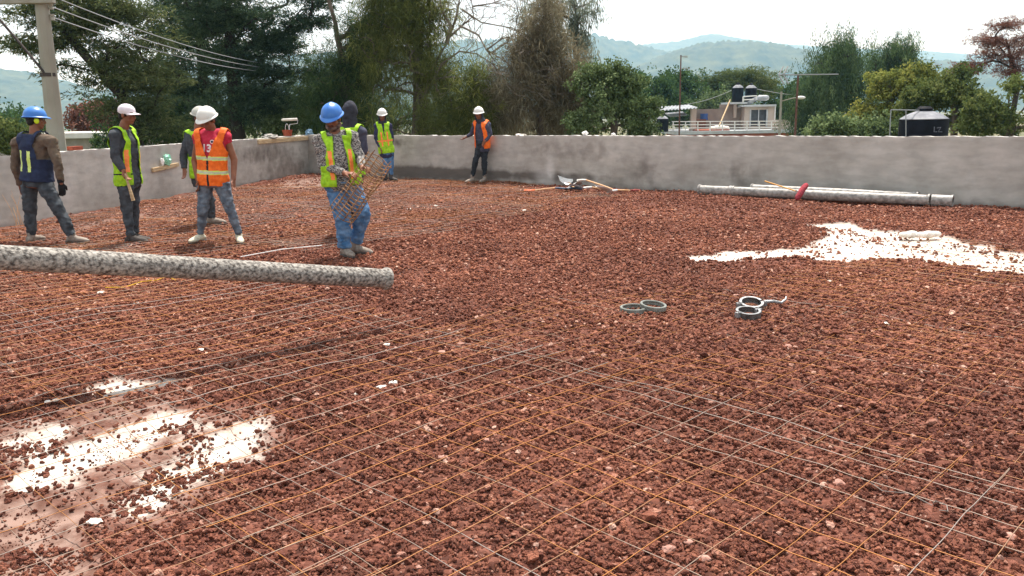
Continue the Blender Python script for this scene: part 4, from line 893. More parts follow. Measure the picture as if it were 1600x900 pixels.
    for k in spec.get('gloves', ''):
        q = MB(); hp = spec.get('hand'+k) or (J['wr'+k]-J['el'+k], f*.3-sd*(1 if k == 'A' else -1), f, .45)
        hand(q, J['wr'+k]+N_(hp[0])*.005, *hp[:3], curl=hp[3], sc=1.13); chain(q, [J['wr'+k]-N_(hp[0])*.05, J['wr'+k]], [.042, .04], rnd=False); me = remesh(q, .008, 2); offs(me, org); smooth(me); link('glove', me, M('glove'), root)
    return dict(root=root, shirt=shirt, T=T, Hd=Hd, f=f, sd=sd, up=up, org=org, hs=hs, hf=hf, hu=hu)
def offs(me, org):
    n = len(me.vertices); c = np.zeros(n*3, np.float32); me.vertices.foreach_get('co', c)
    me.vertices.foreach_set('co', (c.reshape(-1, 3)-np.array(org, np.float32)).ravel()); me.update(); return me

def joints(Yb, d):
    """d: name -> (photo x, photo y, depth offset from the plane at distance Yb)"""
    return {k: at(v[0], v[1], Yb+(v[2] if len(v) > 2 else 0)) for k, v in d.items()}
def mk(label, Yb, d, heading, headh, tilt, spec, vox=.011, roll=0.):
    J = joints(Yb, d)
    for k in 'AB':
        J['gz'+k] = float(gh(J['an'+k][0], J['an'+k][1]))+.008+spec.get('lift'+k, 0.)
        J['an'+k][2] = max(J['an'+k][2], J['gz'+k]+.09)
        J['an'+k][2] = min(J['an'+k][2], J['gz'+k]+.13)
    b = (J['anA']+J['anB'])/2; b[2] = 0.
    return person(label, b, J, heading, headh, tilt, spec, vox, roll)

def fn5(u, v, w_):
    if v > 0 and .085 < abs(u) < .125 and .12 < w_ < .72: return 1
    return 0
# 5: main man with the rolled mesh
D5 = 9.16
P5 = mk('person in blue hard hat and mottled grey sweater holding a rolled mesh', D5, dict(
    pelvis=(535, 287), neck=(525, 212, -.02), head=(519, 184, -.06), shA=(499, 221, -.02), shB=(549, 214, .0), elA=(505, 258, -.04), wrA=(539, 271, -.30), elB=(563, 248, -.02), wrB=(566, 262, -.25),
    hipA=(524, 292, -.01), hipB=(549, 290, .02), knA=(536, 342, -.12), anA=(539, 391, -.08), toA=(552, 401, -.26), knB=(567, 334, -.03), anB=(556, 378, .12), toB=(580, 385, .03)),
    (.30, -.95), (-.12, -1), .38, dict(shirt='camo', trousers='denim_blue', shoe='boot', hat='blue_shell', girth=1.14, leg=1.15, hood=None, scarf=True, collar='scarf', beard=True,
    handA=((.75, -.35, .02), (.2, .1, -.9), (.2, -.6, .5), .9), handB=((.55, -.6, .05), (-.3, .2, -.9), (-.5, -.5, .6), .9), hem=-.12,
    vest=dict(mats=['lime_vest', 'orange_tape', 'black_trim'], front=(.55, .07, .045), hem=-.02, arm=.42, fn=fn5, inf=.034, trim=None)), .0095)
M_['cage'] = mat('brown_rusty_bar', col('6e5039'), col('ab8359'), .7, 12)
# rolled wire cage in his hands
Ca = at(532, 338, D5-.42); Cb = at(594, 247, D5-.42); Ld = np.linalg.norm(Cb-Ca); d = (Cb-Ca)/Ld
a = N_(np.cross(d, [0, 1., 0])); b_ = np.cross(d, a); lines = []; rust = []; Rr = .148
for k in range(11):
    t = k/10*math.radians(285)+.5; n = 30
    lines.append(np.array([Ca+d*(Ld*i/(n-1)*1.0+.03*math.sin(k*2.1))+(a*math.cos(t)+b_*math.sin(t))*Rr*(1+.05*math.sin(k)+.04*math.sin(i*.4+k)) for i in range(n)])); rust.append(np.full(n, .35+.4*abs(math.sin(k*1.7))))
for k in range(18):
    n = 34; z = Ld*(k+.5)/18
    lines.append(np.array([Ca+d*(z+.01*math.sin(i*.5))+(a*math.cos(t)+b_*math.sin(t))*Rr*(1+.04*math.sin(k*1.3+i*.2)) for i, t in enumerate(np.linspace(.42, math.radians(292)+.5, n))])); rust.append(np.full(n, .3+.4*abs(math.sin(k*2.7))))
V, Q, A = wires(lines, .0048, rust)
off = at(563, 292, D5-.42); o = link('rolled_mesh', npmesh('rolled_mesh', V-off, Q, {'rust': A}, True), M('cage'), loc=tuple(off)); tag(o, 'short roll of rusty wire mesh held slanting by the blue helmet man', 'mesh roll')

# 1: far left, back view
P1 = mk('person at far left in blue hard hat and navy vest seen from behind', 10.6, dict(
    pelvis=(58, 284), neck=(54, 210, -.0), head=(56, 187, .03), shA=(27, 224, .06), shB=(80, 222, -.10), elA=(24, 262, .10), wrA=(32, 290, .18), elB=(90, 256, -.14), wrB=(95, 285, -.12),
    hipA=(46, 290, .05), hipB=(70, 289, -.05), knA=(47, 333, .06), anA=(49, 370, .08), toA=(62, 377, .20), knB=(91, 326, -.08), anB=(113, 370, -.08), toB=(135, 378, -.10)),
    (.45, .9), (.8, .6), .05, dict(shirt='brown_knit', trousers='denim_grey', shoe='boot', hat='blue_shell', gloves='B', leg=.98, girth=1.08, hem=-.05,
    vest=dict(mats=['navy_vest', 'reflect_lime'], front=(.6, .03, .03), hem=.02, arm=.5, inf=.045, fn=lambda u, v, w_: 1 if (v < 0 and .05 < abs(u) < .092 and .22 < w_ < .66) else 0)))
q = MB(); q.ell(P1['Hd'](-.09, -.005, -.015), (.018, .03, .038), [P1['hs'], P1['hf'], P1['hu']]); link('ear_muff', q, M('yellow_plug'), P1['root'], sm=60)
# 2: white cap, profile to the right
P2 = mk('person in white cap and lime vest, side on, holding a wooden handle', 10.5, dict(
    pelvis=(201, 284), neck=(191, 203), head=(199, 179, 0), shA=(204, 210, .17), shB=(180, 212, -.16), elA=(212, 248, .20), wrA=(213, 275, .12), elB=(180, 245, -.22), wrB=(193, 267, -.27),
    hipA=(206, 288, .08), hipB=(196, 289, -.08), knA=(209, 328, .10), anA=(211, 364, .12), toA=(232, 366, .1), knB=(198, 330, -.1), anB=(205, 371, -.1), toB=(232, 380, -.13)),
    (.96, -.22), (.97, -.2), .12, dict(shirt='charcoal', trousers='denim_grey', shoe='boot_dark', hat='cap', leg=.82, girth=.92, hem=-.1,
    handB=((.25, .0, -.95), (.8, -.2, -.1), (.3, -.9, 0), 1.1),
    vest=dict(mats=['lime_vest', 'orange_tape', 'black_trim'], front=(.5, .075, .06), hem=-.06, arm=.40, inf=.04, trim=None, fn=lambda u, v, w_: (1 if .2 < w_ < .62 else 0) if (v > 0 and .10 < abs(u) < .145) else (2 if (.15 < w_ < .175) else 0))))
q = MB(); c = at(198, 279, 10.5-.30); q.tube([c+[-.015, 0, .06], c, c+[.05, 0, -.27]], [(.012, .012), (.014, .014), (.022, .022)], 10); tag(link('wooden_handle', q, M('timber'), loc=tuple(c), sm=50), 'stubby wooden tool handle in the hand of the white cap man', 'tool handle')
# 3: behind the orange vest worker
P3 = mk('person mostly hidden behind the orange vest worker, charcoal sleeve and lime vest', 12.15, dict(
    pelvis=(318, 275), neck=(309, 205), head=(313, 184, 0), shA=(296, 213, .0), shB=(324, 212, .12), elA=(287, 240, -.05), wrA=(288, 264, -.12), elB=(333, 240, .12), wrB=(336, 262, .05),
    hipA=(314, 280, -.06), hipB=(324, 279, .06), knA=(329, 314, -.04), anA=(331, 345, .0), toA=(355, 352, -.03), knB=(322, 314, .2), anB=(318, 344, .35), toB=(335, 350, .3)),
    (.72, -.69), (.9, -.4), .3, dict(shirt='charcoal', trousers='denim_grey', shoe='boot', hat='grey_shell', leg=.9, collar='grey_blue',
    vest=dict(mats=['lime_vest', 'reflect'], front=(.5, .05, .05), hem=-.03, arm=.45, fn=lambda u, v, w_: 0)))
# 4: young worker, orange vest
fn4 = lambda u, v, w_: 1 if (.145 < w_ < .165 or .205 < w_ < .225 or .425 < w_ < .445 or .485 < w_ < .505) else (2 if (.165 <= w_ <= .205 or .445 <= w_ <= .485) else (3 if (v > 0 and abs(u+.0) < .012) else 0))
P4 = mk('person in orange vest over a red number shirt and white hard hat', 10.45, dict(
    pelvis=(333, 283), neck=(331, 204), head=(324, 187, -.08), shA=(311, 215), shB=(352, 214), elA=(304, 252, .03), wrA=(309, 281, -.06), elB=(366, 250, .03), wrB=(365, 281, -.08),
    hipA=(321, 288), hipB=(347, 288), knA=(317, 330, -.06), anA=(313, 366, .0), toA=(300, 377, -.16), knB=(360, 328, -.05), anB=(373, 366, .02), toB=(377, 378, -.18)),
    (-.08, -1), (-.30, -.95), .38, dict(shirt='red_jersey', trousers='denim_slate', shoe='sneaker', hat='white_shell', short=True, leg=.8, girth=.95, hem=-.05, shaft=.0,
    vest=dict(mats=['orange_vest', 'reflect_lime', 'reflect', 'black_trim'], front=(.44, .0, .125), hem=-.08, arm=.5, inf=.042, aw=.20, fn=fn4)))
# number and crest on the jersey
def decal(P, kind, u0, w0, size, m, name, text='', inf=.004):
    sh = P['shirt'].data; bvh = BVHTree.FromPolygons([v.co.copy() for v in sh.vertices], [tuple(p.vertices) for p in sh.polygons])
    if kind == 'text':
        cu = bpy.data.curves.new('t', 'FONT'); cu.body = text; cu.size = size; cu.align_x = 'CENTER'; cu.align_y = 'CENTER'; cu.offset = size*.035
        o = bpy.data.objects.new('t', cu); TS.collection.objects.link(o); dg = bpy.context.evaluated_depsgraph_get(); dg.update(); me = bpy.data.meshes.new_from_object(o.evaluated_get(dg)); bpy.data.objects.remove(o)
        bm = bmesh.new(); bm.from_mesh(me); bmesh.ops.subdivide_edges(bm, edges=[e for e in bm.edges if e.calc_length() > .02], cuts=3); bmesh.ops.triangulate(bm, faces=bm.faces[:])
    else:
        bm = bmesh.new(); bmesh.ops.create_circle(bm, cap_ends=True, cap_tris=True, radius=size, segments=24)
    me = bpy.data.meshes.new(name)
    for v in bm.verts:
        # viewer's right = person's left... seen from the front, text x runs to the person's left
        p = Vector(P['T'](u0+v.co.x, .5, w0)+P['up']*v.co.y-P['org']); h = bvh.ray_cast(p, Vector(-P['f']))
        v.co = (h[0] if h[0] else p-Vector(P['f'])*.4)+Vector(P['f'])*inf
    bm.to_mesh(me); bm.free(); return link(name, me, m, P['root'])
M_['print'] = mat('white_print', col('e6dcdc'), None, .7)
decal(P4, 'text', -.012, .655, .125, M('print'), 'number_print', '13')
decal(P4, 'disc', .055, .79, .024, M('print'), 'crest', inf=.004); decal(P4, 'disc', .055, .79, .014, M('navy_knit'), 'crest_centre', inf=.007)
# 6: behind the main man, hooded
P6 = mk('person in dark grey hood and lime vest behind the blue helmet man', 10.9, dict(
    pelvis=(548, 270), neck=(548, 199), head=(548, 174, .02), shA=(530, 205, .05), shB=(564, 207, -.05), elA=(527, 235, .1), wrA=(530, 255, .2), elB=(568, 236, -.05), wrB=(562, 258, .05),
    hipA=(541, 275), hipB=(555, 275), knA=(541, 312), anA=(542, 349), toA=(545, 345, .15), knB=(555, 312), anB=(556, 349, .05), toB=(560, 345, .2)),
    (.3, .95), (.35, .93), .25, dict(shirt='grey_blue', trousers='dark_jeans', shoe='boot_dark', hood='closed', hair=False,
    vest=dict(mats=['lime_vest', 'reflect'], front=(.5, .05, .05), hem=-.03, arm=.45, fn=lambda u, v, w_: 0)))
# 7: far, green vest
P7 = mk('person in white hard hat, navy sleeves and lime vest by the back wall', 19.9, dict(
    pelvis=(604, 237), neck=(598, 193), head=(597, 180, -.03), shA=(589, 197), shB=(608, 197), elA=(588, 216, .02), wrA=(594, 231, -.1), elB=(612, 215, .05), wrB=(611, 230, .0),
    hipA=(601, 239), hipB=(609, 239), knA=(603, 256, -.05), anA=(602, 273), toA=(596, 279, -.15), knB=(611, 256), anB=(611, 271, .0), toB=(619, 277, -.12)),
    (.15, -1), (.1, -1), .2, dict(shirt='navy_knit', trousers='denim_blue', shoe='boot_dark', hat='white_shell', hood='open', hair=False, girth=.95, leg=.85,
    vest=dict(mats=['lime_vest', 'orange_tape', 'reflect'], front=(.5, .0, .03), hem=-.05, arm=.45, fn=lambda u, v, w_: 1 if (v > 0 and (.05 < abs(u) < .085 and .2 < w_ < .7 or .36 < w_ < .42)) else 0)), .013)
# 8: leaning at the wall, orange vest
P8 = mk('person in white hard hat leaning at the back wall, orange vest slipping off', 18.8, dict(
    pelvis=(754, 228), neck=(752, 190, -.02), head=(748, 178, -.04), shA=(743, 195), shB=(762, 195), elA=(737, 209, .1), wrA=(729, 214, .1), elB=(766, 209, -.05), wrB=(758, 221, -.15),
    hipA=(750, 230), hipB=(757, 230), knA=(743, 250, -.05), anA=(738, 269), toA=(729, 275, -.12), knB=(757, 251), anB=(757, 271), toB=(750, 280, -.18)),
    (-.35, -.93), (-.2, -1), .1, dict(shirt='grey_blue', trousers='dark_jeans', shoe='boot', hat='white_shell', hood='open', hair=False, girth=.9, leg=.85,
    vest=dict(mats=['orange_vest', 'reflect'], front=(.5, .10, .05, -.02), hem=-.10, arm=.35, open_side=.0, fn=lambda u, v, w_: 0)), .013)
# ------------------------------------------------------------------ trees
def leaf_mat(name, c1, c2, c3, tr=.25):
    m = bpy.data.materials.new(name); m.use_nodes = True; n = m.node_tree; n.nodes.clear(); o = n.nodes.new('ShaderNodeOutputMaterial')
    d = n.nodes.new('ShaderNodeBsdfDiffuse'); t = n.nodes.new('ShaderNodeBsdfTranslucent'); x = n.nodes.new('ShaderNodeMixShader'); x.inputs[0].default_value = tr
    a = n.nodes.new('ShaderNodeAttribute'); a.attribute_name = 'tone'; r = n.nodes.new('ShaderNodeValToRGB'); e = r.color_ramp.elements
    e[0].position = 0; e[0].color = (*col(c1), 1); e[1].position = 1; e[1].color = (*col(c3), 1); q = e.new(.5); q.color = (*col(c2), 1)
    n.links.new(a.outputs['Fac'], r.inputs[0]); n.links.new(r.outputs[0], d.inputs[0]); n.links.new(r.outputs[0], t.inputs[0])
    n.links.new(d.outputs[0], x.inputs[1]); n.links.new(t.outputs[0], x.inputs[2]); n.links.new(x.outputs[0], o.inputs[0]); return m
M_['bark'] = mat('grey_bark', col('4a4038'), col('6d6258'), .95, 6, .5, 30, stretch=(1, 1, .3))
M_['bark_dark'] = mat('dark_bark', col('2b2522'), col('453c36'), .95, 6, .5, 30, stretch=(1, 1, .3))
M_['bark_pale'] = mat('pale_dead_bark', col('5f564c'), col('857b6e'), .95, 6, .5, 30, stretch=(1, 1, .3))
LV = dict(pine=leaf_mat('pine_needles', '2e3f31', '4a5d48', '71825a', .35), pine2=leaf_mat('pine_needles_olive', '3c4632', '5e6944', '8b8c5e', .35), casu=leaf_mat('casuarina_needles', '3a4428', '646c3a', '979a58', .5), casug=leaf_mat('casuarina_dark', '28382a', '455a38', '727f48', .4),
          casub=leaf_mat('casuarina_brown', '5a5442', '7f7660', 'a8a088', .45), eucal=leaf_mat('eucalyptus_leaves', '5c6458', '848c7c', 'aab09e', .45), broad=leaf_mat('broad_leaves', '46543a', '68794e', '97a67a', .4), far=leaf_mat('far_leaves', '2e4429', '4a6238', '6c8250', .3),
          pepper=leaf_mat('pepper_leaves', '34452f', '536845', '80915f', .4), yellow=leaf_mat('yellowing_leaves', '515c34', '7c8446', 'a8a055', .4), grey=leaf_mat('dusty_leaves', '3c4a2c', '5f6b3e', '8b9058', .35), dry=leaf_mat('dry_red_needles', '5a3a30', '80574a', 'a98475', .3))
def blades(C, D, Ln, Wd, curve=0.):
    n = len(C); D = D/(np.linalg.norm(D, axis=1)[:, None]+1e-9); S = np.cross(D, rng.normal(size=(n, 3))); S /= np.linalg.norm(S, axis=1)[:, None]+1e-9
    a = C-S*Wd[:, None]*.35; b = C+S*Wd[:, None]*.35; m1 = C+D*Ln[:, None]*.55+S*Wd[:, None]*.5; m0 = C+D*Ln[:, None]*.55-S*Wd[:, None]*.5; t = C+D*Ln[:, None]; t[:, 2] -= curve*Ln
    V = np.stack([C, m1, t, m0], 1).reshape(-1, 3); Q = np.arange(4*n).reshape(n, 4); return V, Q
KIND = {  # spread of cluster, blades, length, width, direction style
    'pine':  dict(sp=(.42, .42, .16), n=95, L=.13, W=.03, dr='out', dz=.15), 'casu': dict(sp=(.34, .34, .55), n=90, L=.34, W=.022, dr='mix', dz=-.5),
    'leaf':  dict(sp=(.38, .38, .34), n=85, L=.10, W=.075, dr='rnd', dz=-.1), 'eucal': dict(sp=(.25, .25, .5), n=45, L=.16, W=.03, dr='down', dz=-1.), 'weep': dict(sp=(.4, .4, .8), n=90, L=.2, W=.05, dr='down', dz=-.8)}
def tree(name, label, cat, Y, trunk, lobes, leaf, kind, bark='bark', r0=.16, ks=1., dens=1., group=None, gapf=1.0, thr=-.25, seed=1, twig=True, nmul=1., ls=1., tight=.8):
    if kind == 'casu': ls, nmul = ls*.72, nmul*1.35
    """trunk: photo points (x,y) bottom first; lobes: (x,y,rx,ry,count[,dy])"""
    k = KIND[kind]; tp = [at(x, y, Y+dy) for (x, y, *r_) in trunk for dy in [r_[0] if r_ else 0]]; base = tp[0].copy(); base[2] = Zout; tp[0:0] = [base+np.array([0, 0, 0.])]
    o = thing(name, label, cat, base, group)
    cl = []; tone = []
    if kind == 'leaf':
        rs = np.random.default_rng(seed); ex = []
        for (x, y, rx, ry, n, *e) in lobes:
            for j in range(4):
                a_ = rs.uniform(-.3, math.pi+.3); q_ = rs.uniform(.25, .45); ex.append((x+rx*1.0*math.cos(a_), y-ry*1.05*math.sin(a_), rx*q_, ry*q_*1.1, int(n*.12)+2, *e))
        lobes = [(x, y, rx*.88, ry*.88, int(n*.75), *e) for (x, y, rx, ry, n, *e) in lobes]+ex
    for (x, y, rx, ry, n, *e) in lobes:
        c = at(x, y, Y+(e[0] if e else 0)); s_ = Y/1300; n = int(n*dens); g = rng.normal(size=(n*3, 3)); g /= np.linalg.norm(g, axis=1)[:, None]; rr = rng.uniform(0, 1, n*3)**(.5)*rng.choice([1, 1, 1, 1.18], n*3)
        P = c+g*rr[:, None]*np.array([rx*s_, min(rx, 1.2*ry)*s_*.9, ry*s_]); nz = fbm(P[:, 0]*gapf/ks, P[:, 1]*gapf/ks, P[:, 2]*gapf*1.4/ks, 2, seed); P = P[nz > thr][:n]; cl.append(P)
    C = np.concatenate(cl)
    # skeleton
    nodes = []; par = []
    for i in range(len(tp)-1):
        m = max(2, int(np.linalg.norm(tp[i+1]-tp[i])/.5))
        for j in range(m): nodes.append(tp[i]+(tp[i+1]-tp[i])*j/m+rng.normal(0, .02, 3)*min(i+j, 1)); par.append(len(nodes)-2)
    nodes.append(tp[-1]); par.append(len(nodes)-2); nt_ = len(nodes)
    TR = np.array(nodes); dist = np.min(np.linalg.norm(C[:, None]-TR[None], axis=2), axis=1); tips = np.full(len(C), 0)
    NA = np.zeros((nt_+len(C)*3, 3)); NA[:nt_] = TR; cnt = nt_
    for ci in np.argsort(dist):
        v = NA[:cnt]-C[ci]; dd_ = np.linalg.norm(v, axis=1); cost = dd_+1.0*np.maximum(v[:, 2]-.0*dd_, 0)+.35*np.maximum(0, -.2-v[:, 2])*0
        cost[:2] += 50
        b = int(np.argmin(cost)); A_ = NA[b]; mid = (A_+C[ci])/2+rng.normal(0, .06, 3)*min(dd_[b], 1.5)+np.array([0, 0, .06*dd_[b]])
        NA[cnt] = mid; par.append(b); NA[cnt+1] = C[ci]; par.append(cnt); tips[ci] = cnt+1; cnt += 2
    w_ = np.zeros(cnt); w_[tips] = 1; par = np.array(par)
    for i in range(cnt-1, 0, -1):
        if par[i] >= 0: w_[par[i]] += w_[i]
    rad = np.clip(r0*(w_/max(w_[0], 1))**.5, .010*ks, r0)
    for i in range(nt_): rad[i] = max(rad[i], r0*(1-.8*i/nt_))
    if twig:
        idx = np.array([i for i in range(1, cnt) if par[i] >= 0]); A_ = NA[par[idx]]; B_ = NA[idx]; ra = np.minimum(rad[par[idx]], rad[idx]*1.35); rb = rad[idx]; t = B_-A_; t /= np.linalg.norm(t, axis=1)[:, None]+1e-9
        a = np.cross(t, [.3, .2, 1.]); a /= np.linalg.norm(a, axis=1)[:, None]+1e-9; b = np.cross(t, a); ns = 6; V = []
        for j in range(ns):
            q = 2*math.pi*j/ns; V.append(np.stack([A_+ra[:, None]*(a*math.cos(q)+b*math.sin(q)), B_+rb[:, None]*(a*math.cos(q)+b*math.sin(q))], 1))
        V = np.stack(V, 2).reshape(-1, 3); m = len(idx); i0 = np.arange(m)*2*ns; Q = np.concatenate([np.stack([i0+j, i0+(j+1) % ns, i0+ns+(j+1) % ns, i0+ns+j], -1) for j in range(ns)])
        link('trunk', npmesh('trunk', V-base, Q, None, True), M(bark), o)
    if leaf:
        nb = int(k['n']*nmul); C2 = np.repeat(C, nb, 0); n = len(C2); cs = rng.uniform(.6, 1.25, len(C)); sp = np.array(k['sp'])*ks*tight; O = rng.normal(size=(n, 3))*sp*.6*np.repeat(cs, nb)[:, None]
        # a cluster is a few sprays, not a ball
        sub = rng.normal(size=(len(C), 5, 3))*sp*.75; pick = rng.integers(0, 5, n); O = O*.5+sub[np.repeat(np.arange(len(C)), nb), pick]
        Pp = C2+O; rnd = rng.normal(size=(n, 3))
        if k['dr'] == 'out': Dd = O/ks*2+rnd*.5+[0, 0, k['dz']]
        elif k['dr'] == 'mix': Dd = rnd*.45+O*1.0+[0, 0, k['dz']*np.sign(1)]; Dd[::3] += [0, 0, 1.0]
        elif k['dr'] == 'down': Dd = rnd*.35+[0, 0, k['dz']]
        else: Dd = rnd+[0, 0, k['dz']]
        V, Q = blades(Pp, Dd, k['L']*ks*ls*rng.uniform(.6, 1.3, n), k['W']*ks*ls*rng.uniform(.7, 1.3, n), .15)
        tn = np.clip(.45+.28*np.repeat(rng.normal(size=len(C)), nb)*.6+.3*fbm(Pp[:, 0]*.7/ks, Pp[:, 1]*.7/ks, Pp[:, 2]*.7/ks, 2, seed+4)+rng.normal(0, .13, n), 0, 1)
        link('crown', npmesh('crown', V-base, Q, {'tone': np.repeat(tn, 4)}, False), LV[leaf], o)
    return o

# left conifers
tree('cypress_tree', 'tall dark conifer with layered branches, trunk left of the wall corner', 'tree', 26, [(372, 215), (366, 150), (360, 80), (355, 0), (352, -60)],
     [(355, -20, 95, 45, 110), (400, 25, 75, 28, 70), (445, 60, 42, 14, 34), (478, 35, 30, 10, 22), (330, 40, 60, 30, 60), (400, 80, 70, 18, 46), (345, 100, 70, 22, 50), (430, 112, 48, 16, 34), (390, 145, 68, 20, 50), (330, 160, 60, 18, 36), (440, 160, 42, 18, 28), (470, 0, 40, 20, 26), (390, 182, 60, 16, 30)],
     'pine', 'pine', 'bark_dark', .24, seed=3, gapf=1.1, thr=-.12, ks=.95, nmul=1.3)
tree('cypress_tree', 'dark conifer with straight trunk left of the tallest conifer', 'tree', 28.5, [(322, 215), (318, 120), (312, 40), (308, -50)],
     [(300, -10, 80, 45, 90), (280, 50, 55, 26, 50), (320, 80, 60, 20, 50), (270, 110, 60, 24, 50), (300, 140, 70, 22, 60), (255, 165, 55, 22, 44), (320, 185, 50, 20, 30)],
     'pine', 'pine', 'bark_dark', .22, seed=5, gapf=1.1, thr=-.12, nmul=1.3)
tree('pine_tree', 'leaning airy pine behind the utility pole', 'tree', 23, [(215, 215), (205, 170), (175, 130), (140, 95), (105, 55), (70, 20), (40, -30)],
     [(60, 15, 70, 25, 60), (130, 40, 60, 28, 60), (15, 55, 42, 14, 24), (60, 72, 45, 10, 22), (190, 20, 60, 25, 56), (215, 75, 50, 28, 56), (180, 110, 45, 22, 36), (140, 140, 18, 22, 12), (230, 130, 50, 22, 44), (205, 170, 55, 20, 40), (235, 200, 50, 14, 24), (95, 105, 30, 8, 8), (115, -10, 80, 20, 50)],
     'pine2', 'pine', 'bark_dark', .17, seed=8, gapf=1.3, thr=-.1, nmul=1.0)
# casuarinas
tree('casuarina_tree', 'feathery dark casuarina directly behind the blue helmet man', 'tree', 25, [(545, 215), (540, 130), (532, 80), (522, 35), (510, -30)],
     [(520, 160, 45, 34, 60), (555, 120, 40, 30, 46), (500, 115, 28, 24, 30), (570, 60, 40, 34, 44), (545, 185, 60, 24, 46), (530, 100, 30, 20, 20), (610, 10, 40, 30, 30)],
     'casug', 'casu', 'bark', .2, seed=13, gapf=1.1, thr=-.1, dens=.85)
tree('casuarina_tree', 'olive green casuarina left of the bare branched tree', 'tree', 24.5, [(655, 215), (656, 120), (652, 50), (648, -40)],
     [(590, 90, 40, 36, 50), (620, 40, 40, 34, 46), (660, 60, 48, 40, 56), (620, 140, 55, 34, 70), (680, 130, 45, 34, 50), (650, 185, 70, 26, 60), (700, 30, 40, 26, 22), (600, 0, 50, 22, 40), (660, -10, 60, 22, 40)],
     'casu', 'casu', 'bark', .2, seed=14, gapf=1.1, thr=-.05, dens=.8)
tree('casuarina_tree', 'yellow green young casuarina behind the far end of the wall', 'tree', 23.5, [(735, 215), (738, 160), (742, 110)],
     [(725, 175, 42, 30, 50), (705, 195, 50, 16, 30), (750, 192, 30, 18, 20), (742, 128, 26, 20, 18)], 'casu', 'casu', 'bark', .09, seed=15, thr=-.3)
tree('casuarina_tree', 'brown withering casuarina right of the bare branched tree', 'tree', 23.8, [(845, 215), (848, 130), (850, 60), (852, -5)],
     [(850, 60, 40, 40, 50), (845, 120, 58, 44, 95), (840, 175, 68, 34, 90), (790, 130, 30, 30, 24), (880, 150, 36, 40, 46), (862, 20, 26, 26, 18), (800, 185, 40, 24, 40), (838, 90, 46, 30, 40), (785, 165, 26, 34, 36), (895, 178, 24, 30, 30), (815, 110, 26, 26, 24)], 'casub', 'casu', 'bark', .16, seed=16, gapf=1.2, thr=-.1, dens=.85)
tree('eucalyptus_tree', 'thin grey leaved tree rising above the brown casuarina', 'tree', 29, [(905, 215), (902, 120), (900, 50), (898, -20)],
     [(900, 10, 34, 22, 30), (915, 45, 22, 24, 24), (885, 60, 22, 26, 18), (918, 85, 14, 26, 16), (870, 10, 26, 22, 20), (830, 10, 26, 20, 16)], 'eucal', 'eucal', 'bark', .1, seed=17, thr=-.3)
# bare tree: hand set limbs with twigs
def bare_tree():
    Y = 24.2; base = at(668, 215, Y); base[2] = Zout; o = thing('bare_tree', 'leafless pale tree with crooked branches between the casuarinas', 'tree', base); q = MB()
    def limb(P, r, dep=0):
        pts = [at(x, y, Y+dy) for (x, y, dy) in P]; n = len(pts); q.tube(pts, [max(r*(1-.8*i/(n-1)), .008) for i in range(n)], 7); return pts
    def twigs(pts, k, L):
        for i in range(k):
            j = rng.integers(1, len(pts)); p = pts[j-1]+(pts[j]-pts[j-1])*rng.uniform(); d = N_(rng.normal(size=3)+N_(pts[j]-pts[j-1])*.8+[0, 0, .2]); P = [p]
            for s_ in range(4): d = N_(d+rng.normal(0, .35, 3)); P.append(P[-1]+d*L*rng.uniform(.2, .35))
            q.tube(P, [.014, .011, .008, .006, .004], 4)
            for e in (1, 2, 3):
                d2 = N_(d+rng.normal(0, .8, 3)); q.tube([P[e], P[e]+d2*L*.25, P[e]+d2*L*.4+rng.normal(0, .04, 3)], [.007, .005, .003], 4)
    LB = [([(668, 300, 0), (670, 215, 0), (664, 150, 0), (676, 105, 0), (698, 68, 0)], .15), ([(698, 68, 0), (704, 40, 0), (690, 15, 0), (684, -30, 0)], .08), ([(698, 68, 0), (712, 30, .1), (722, -20, .2)], .07),
          ([(698, 62, 0), (722, 40, .2), (740, 25, .4), (735, -10, .4)], .05), ([(664, 150, 0), (690, 100, -.3), (718, 80, -.5), (745, 84, -.6), (770, 100, -.8), (800, 112, -1)], .05),
          ([(718, 40, 0), (748, 55, -.4), (760, 78, -.6), (790, 96, -.8), (826, 108, -1.)], .045), ([(722, 15, .2), (752, 35, 0), (790, 42, -.2), (836, 60, -.4)], .04), ([(738, 10, .3), (770, 5, .3), (812, -12, .2)], .035),
          ([(760, 78, -.6), (785, 60, -.8), (815, 54, -1), (850, 84, -1.)], .035), ([(770, 100, -.8), (790, 130, -1), (812, 140, -1.1), (860, 130, -1.2)], .035), ([(664, 150, 0), (640, 118, .2), (612, 122, .4), (575, 125, .5)], .04), ([(670, 125, 0), (700, 120, -.4), (740, 122, -.8), (775, 128, -1)], .04), ([(790, 96, -.8), (815, 118, -1), (852, 108, -1.2), (875, 108, -1.3)], .03)]
    for P, r in LB:
        pts = limb(P, r*.72)
        if r < .1: twigs(pts, 7, .9)
    link('trunk', q, M('bark_pale'), o, sm=60)
bare_tree()
tree('broadleaf_tree', 'bright green broadleaf tree behind the back wall, right of brown casuarina', 'tree', 22.5, [(960, 215), (958, 180), (950, 150)],
     [(955, 160, 42, 34, 110), (925, 185, 30, 26, 50), (990, 180, 34, 26, 70), (945, 122, 26, 18, 34), (975, 135, 24, 20, 30), (992, 200, 22, 12, 26), (930, 145, 24, 22, 26)], 'broad', 'leaf', 'bark', .1, seed=21, gapf=2.0, ks=.7, thr=-.02, tight=.62)
tree('shrub', 'loose green shrub behind the plank on the left parapet', 'shrub', 26, [(455, 215), (452, 190)], [(445, 190, 40, 22, 60), (480, 165, 24, 34, 50), (415, 200, 26, 12, 22), (490, 195, 26, 18, 26)], 'broad', 'leaf', 'bark', .05, seed=22, ks=.7, thr=-.3)
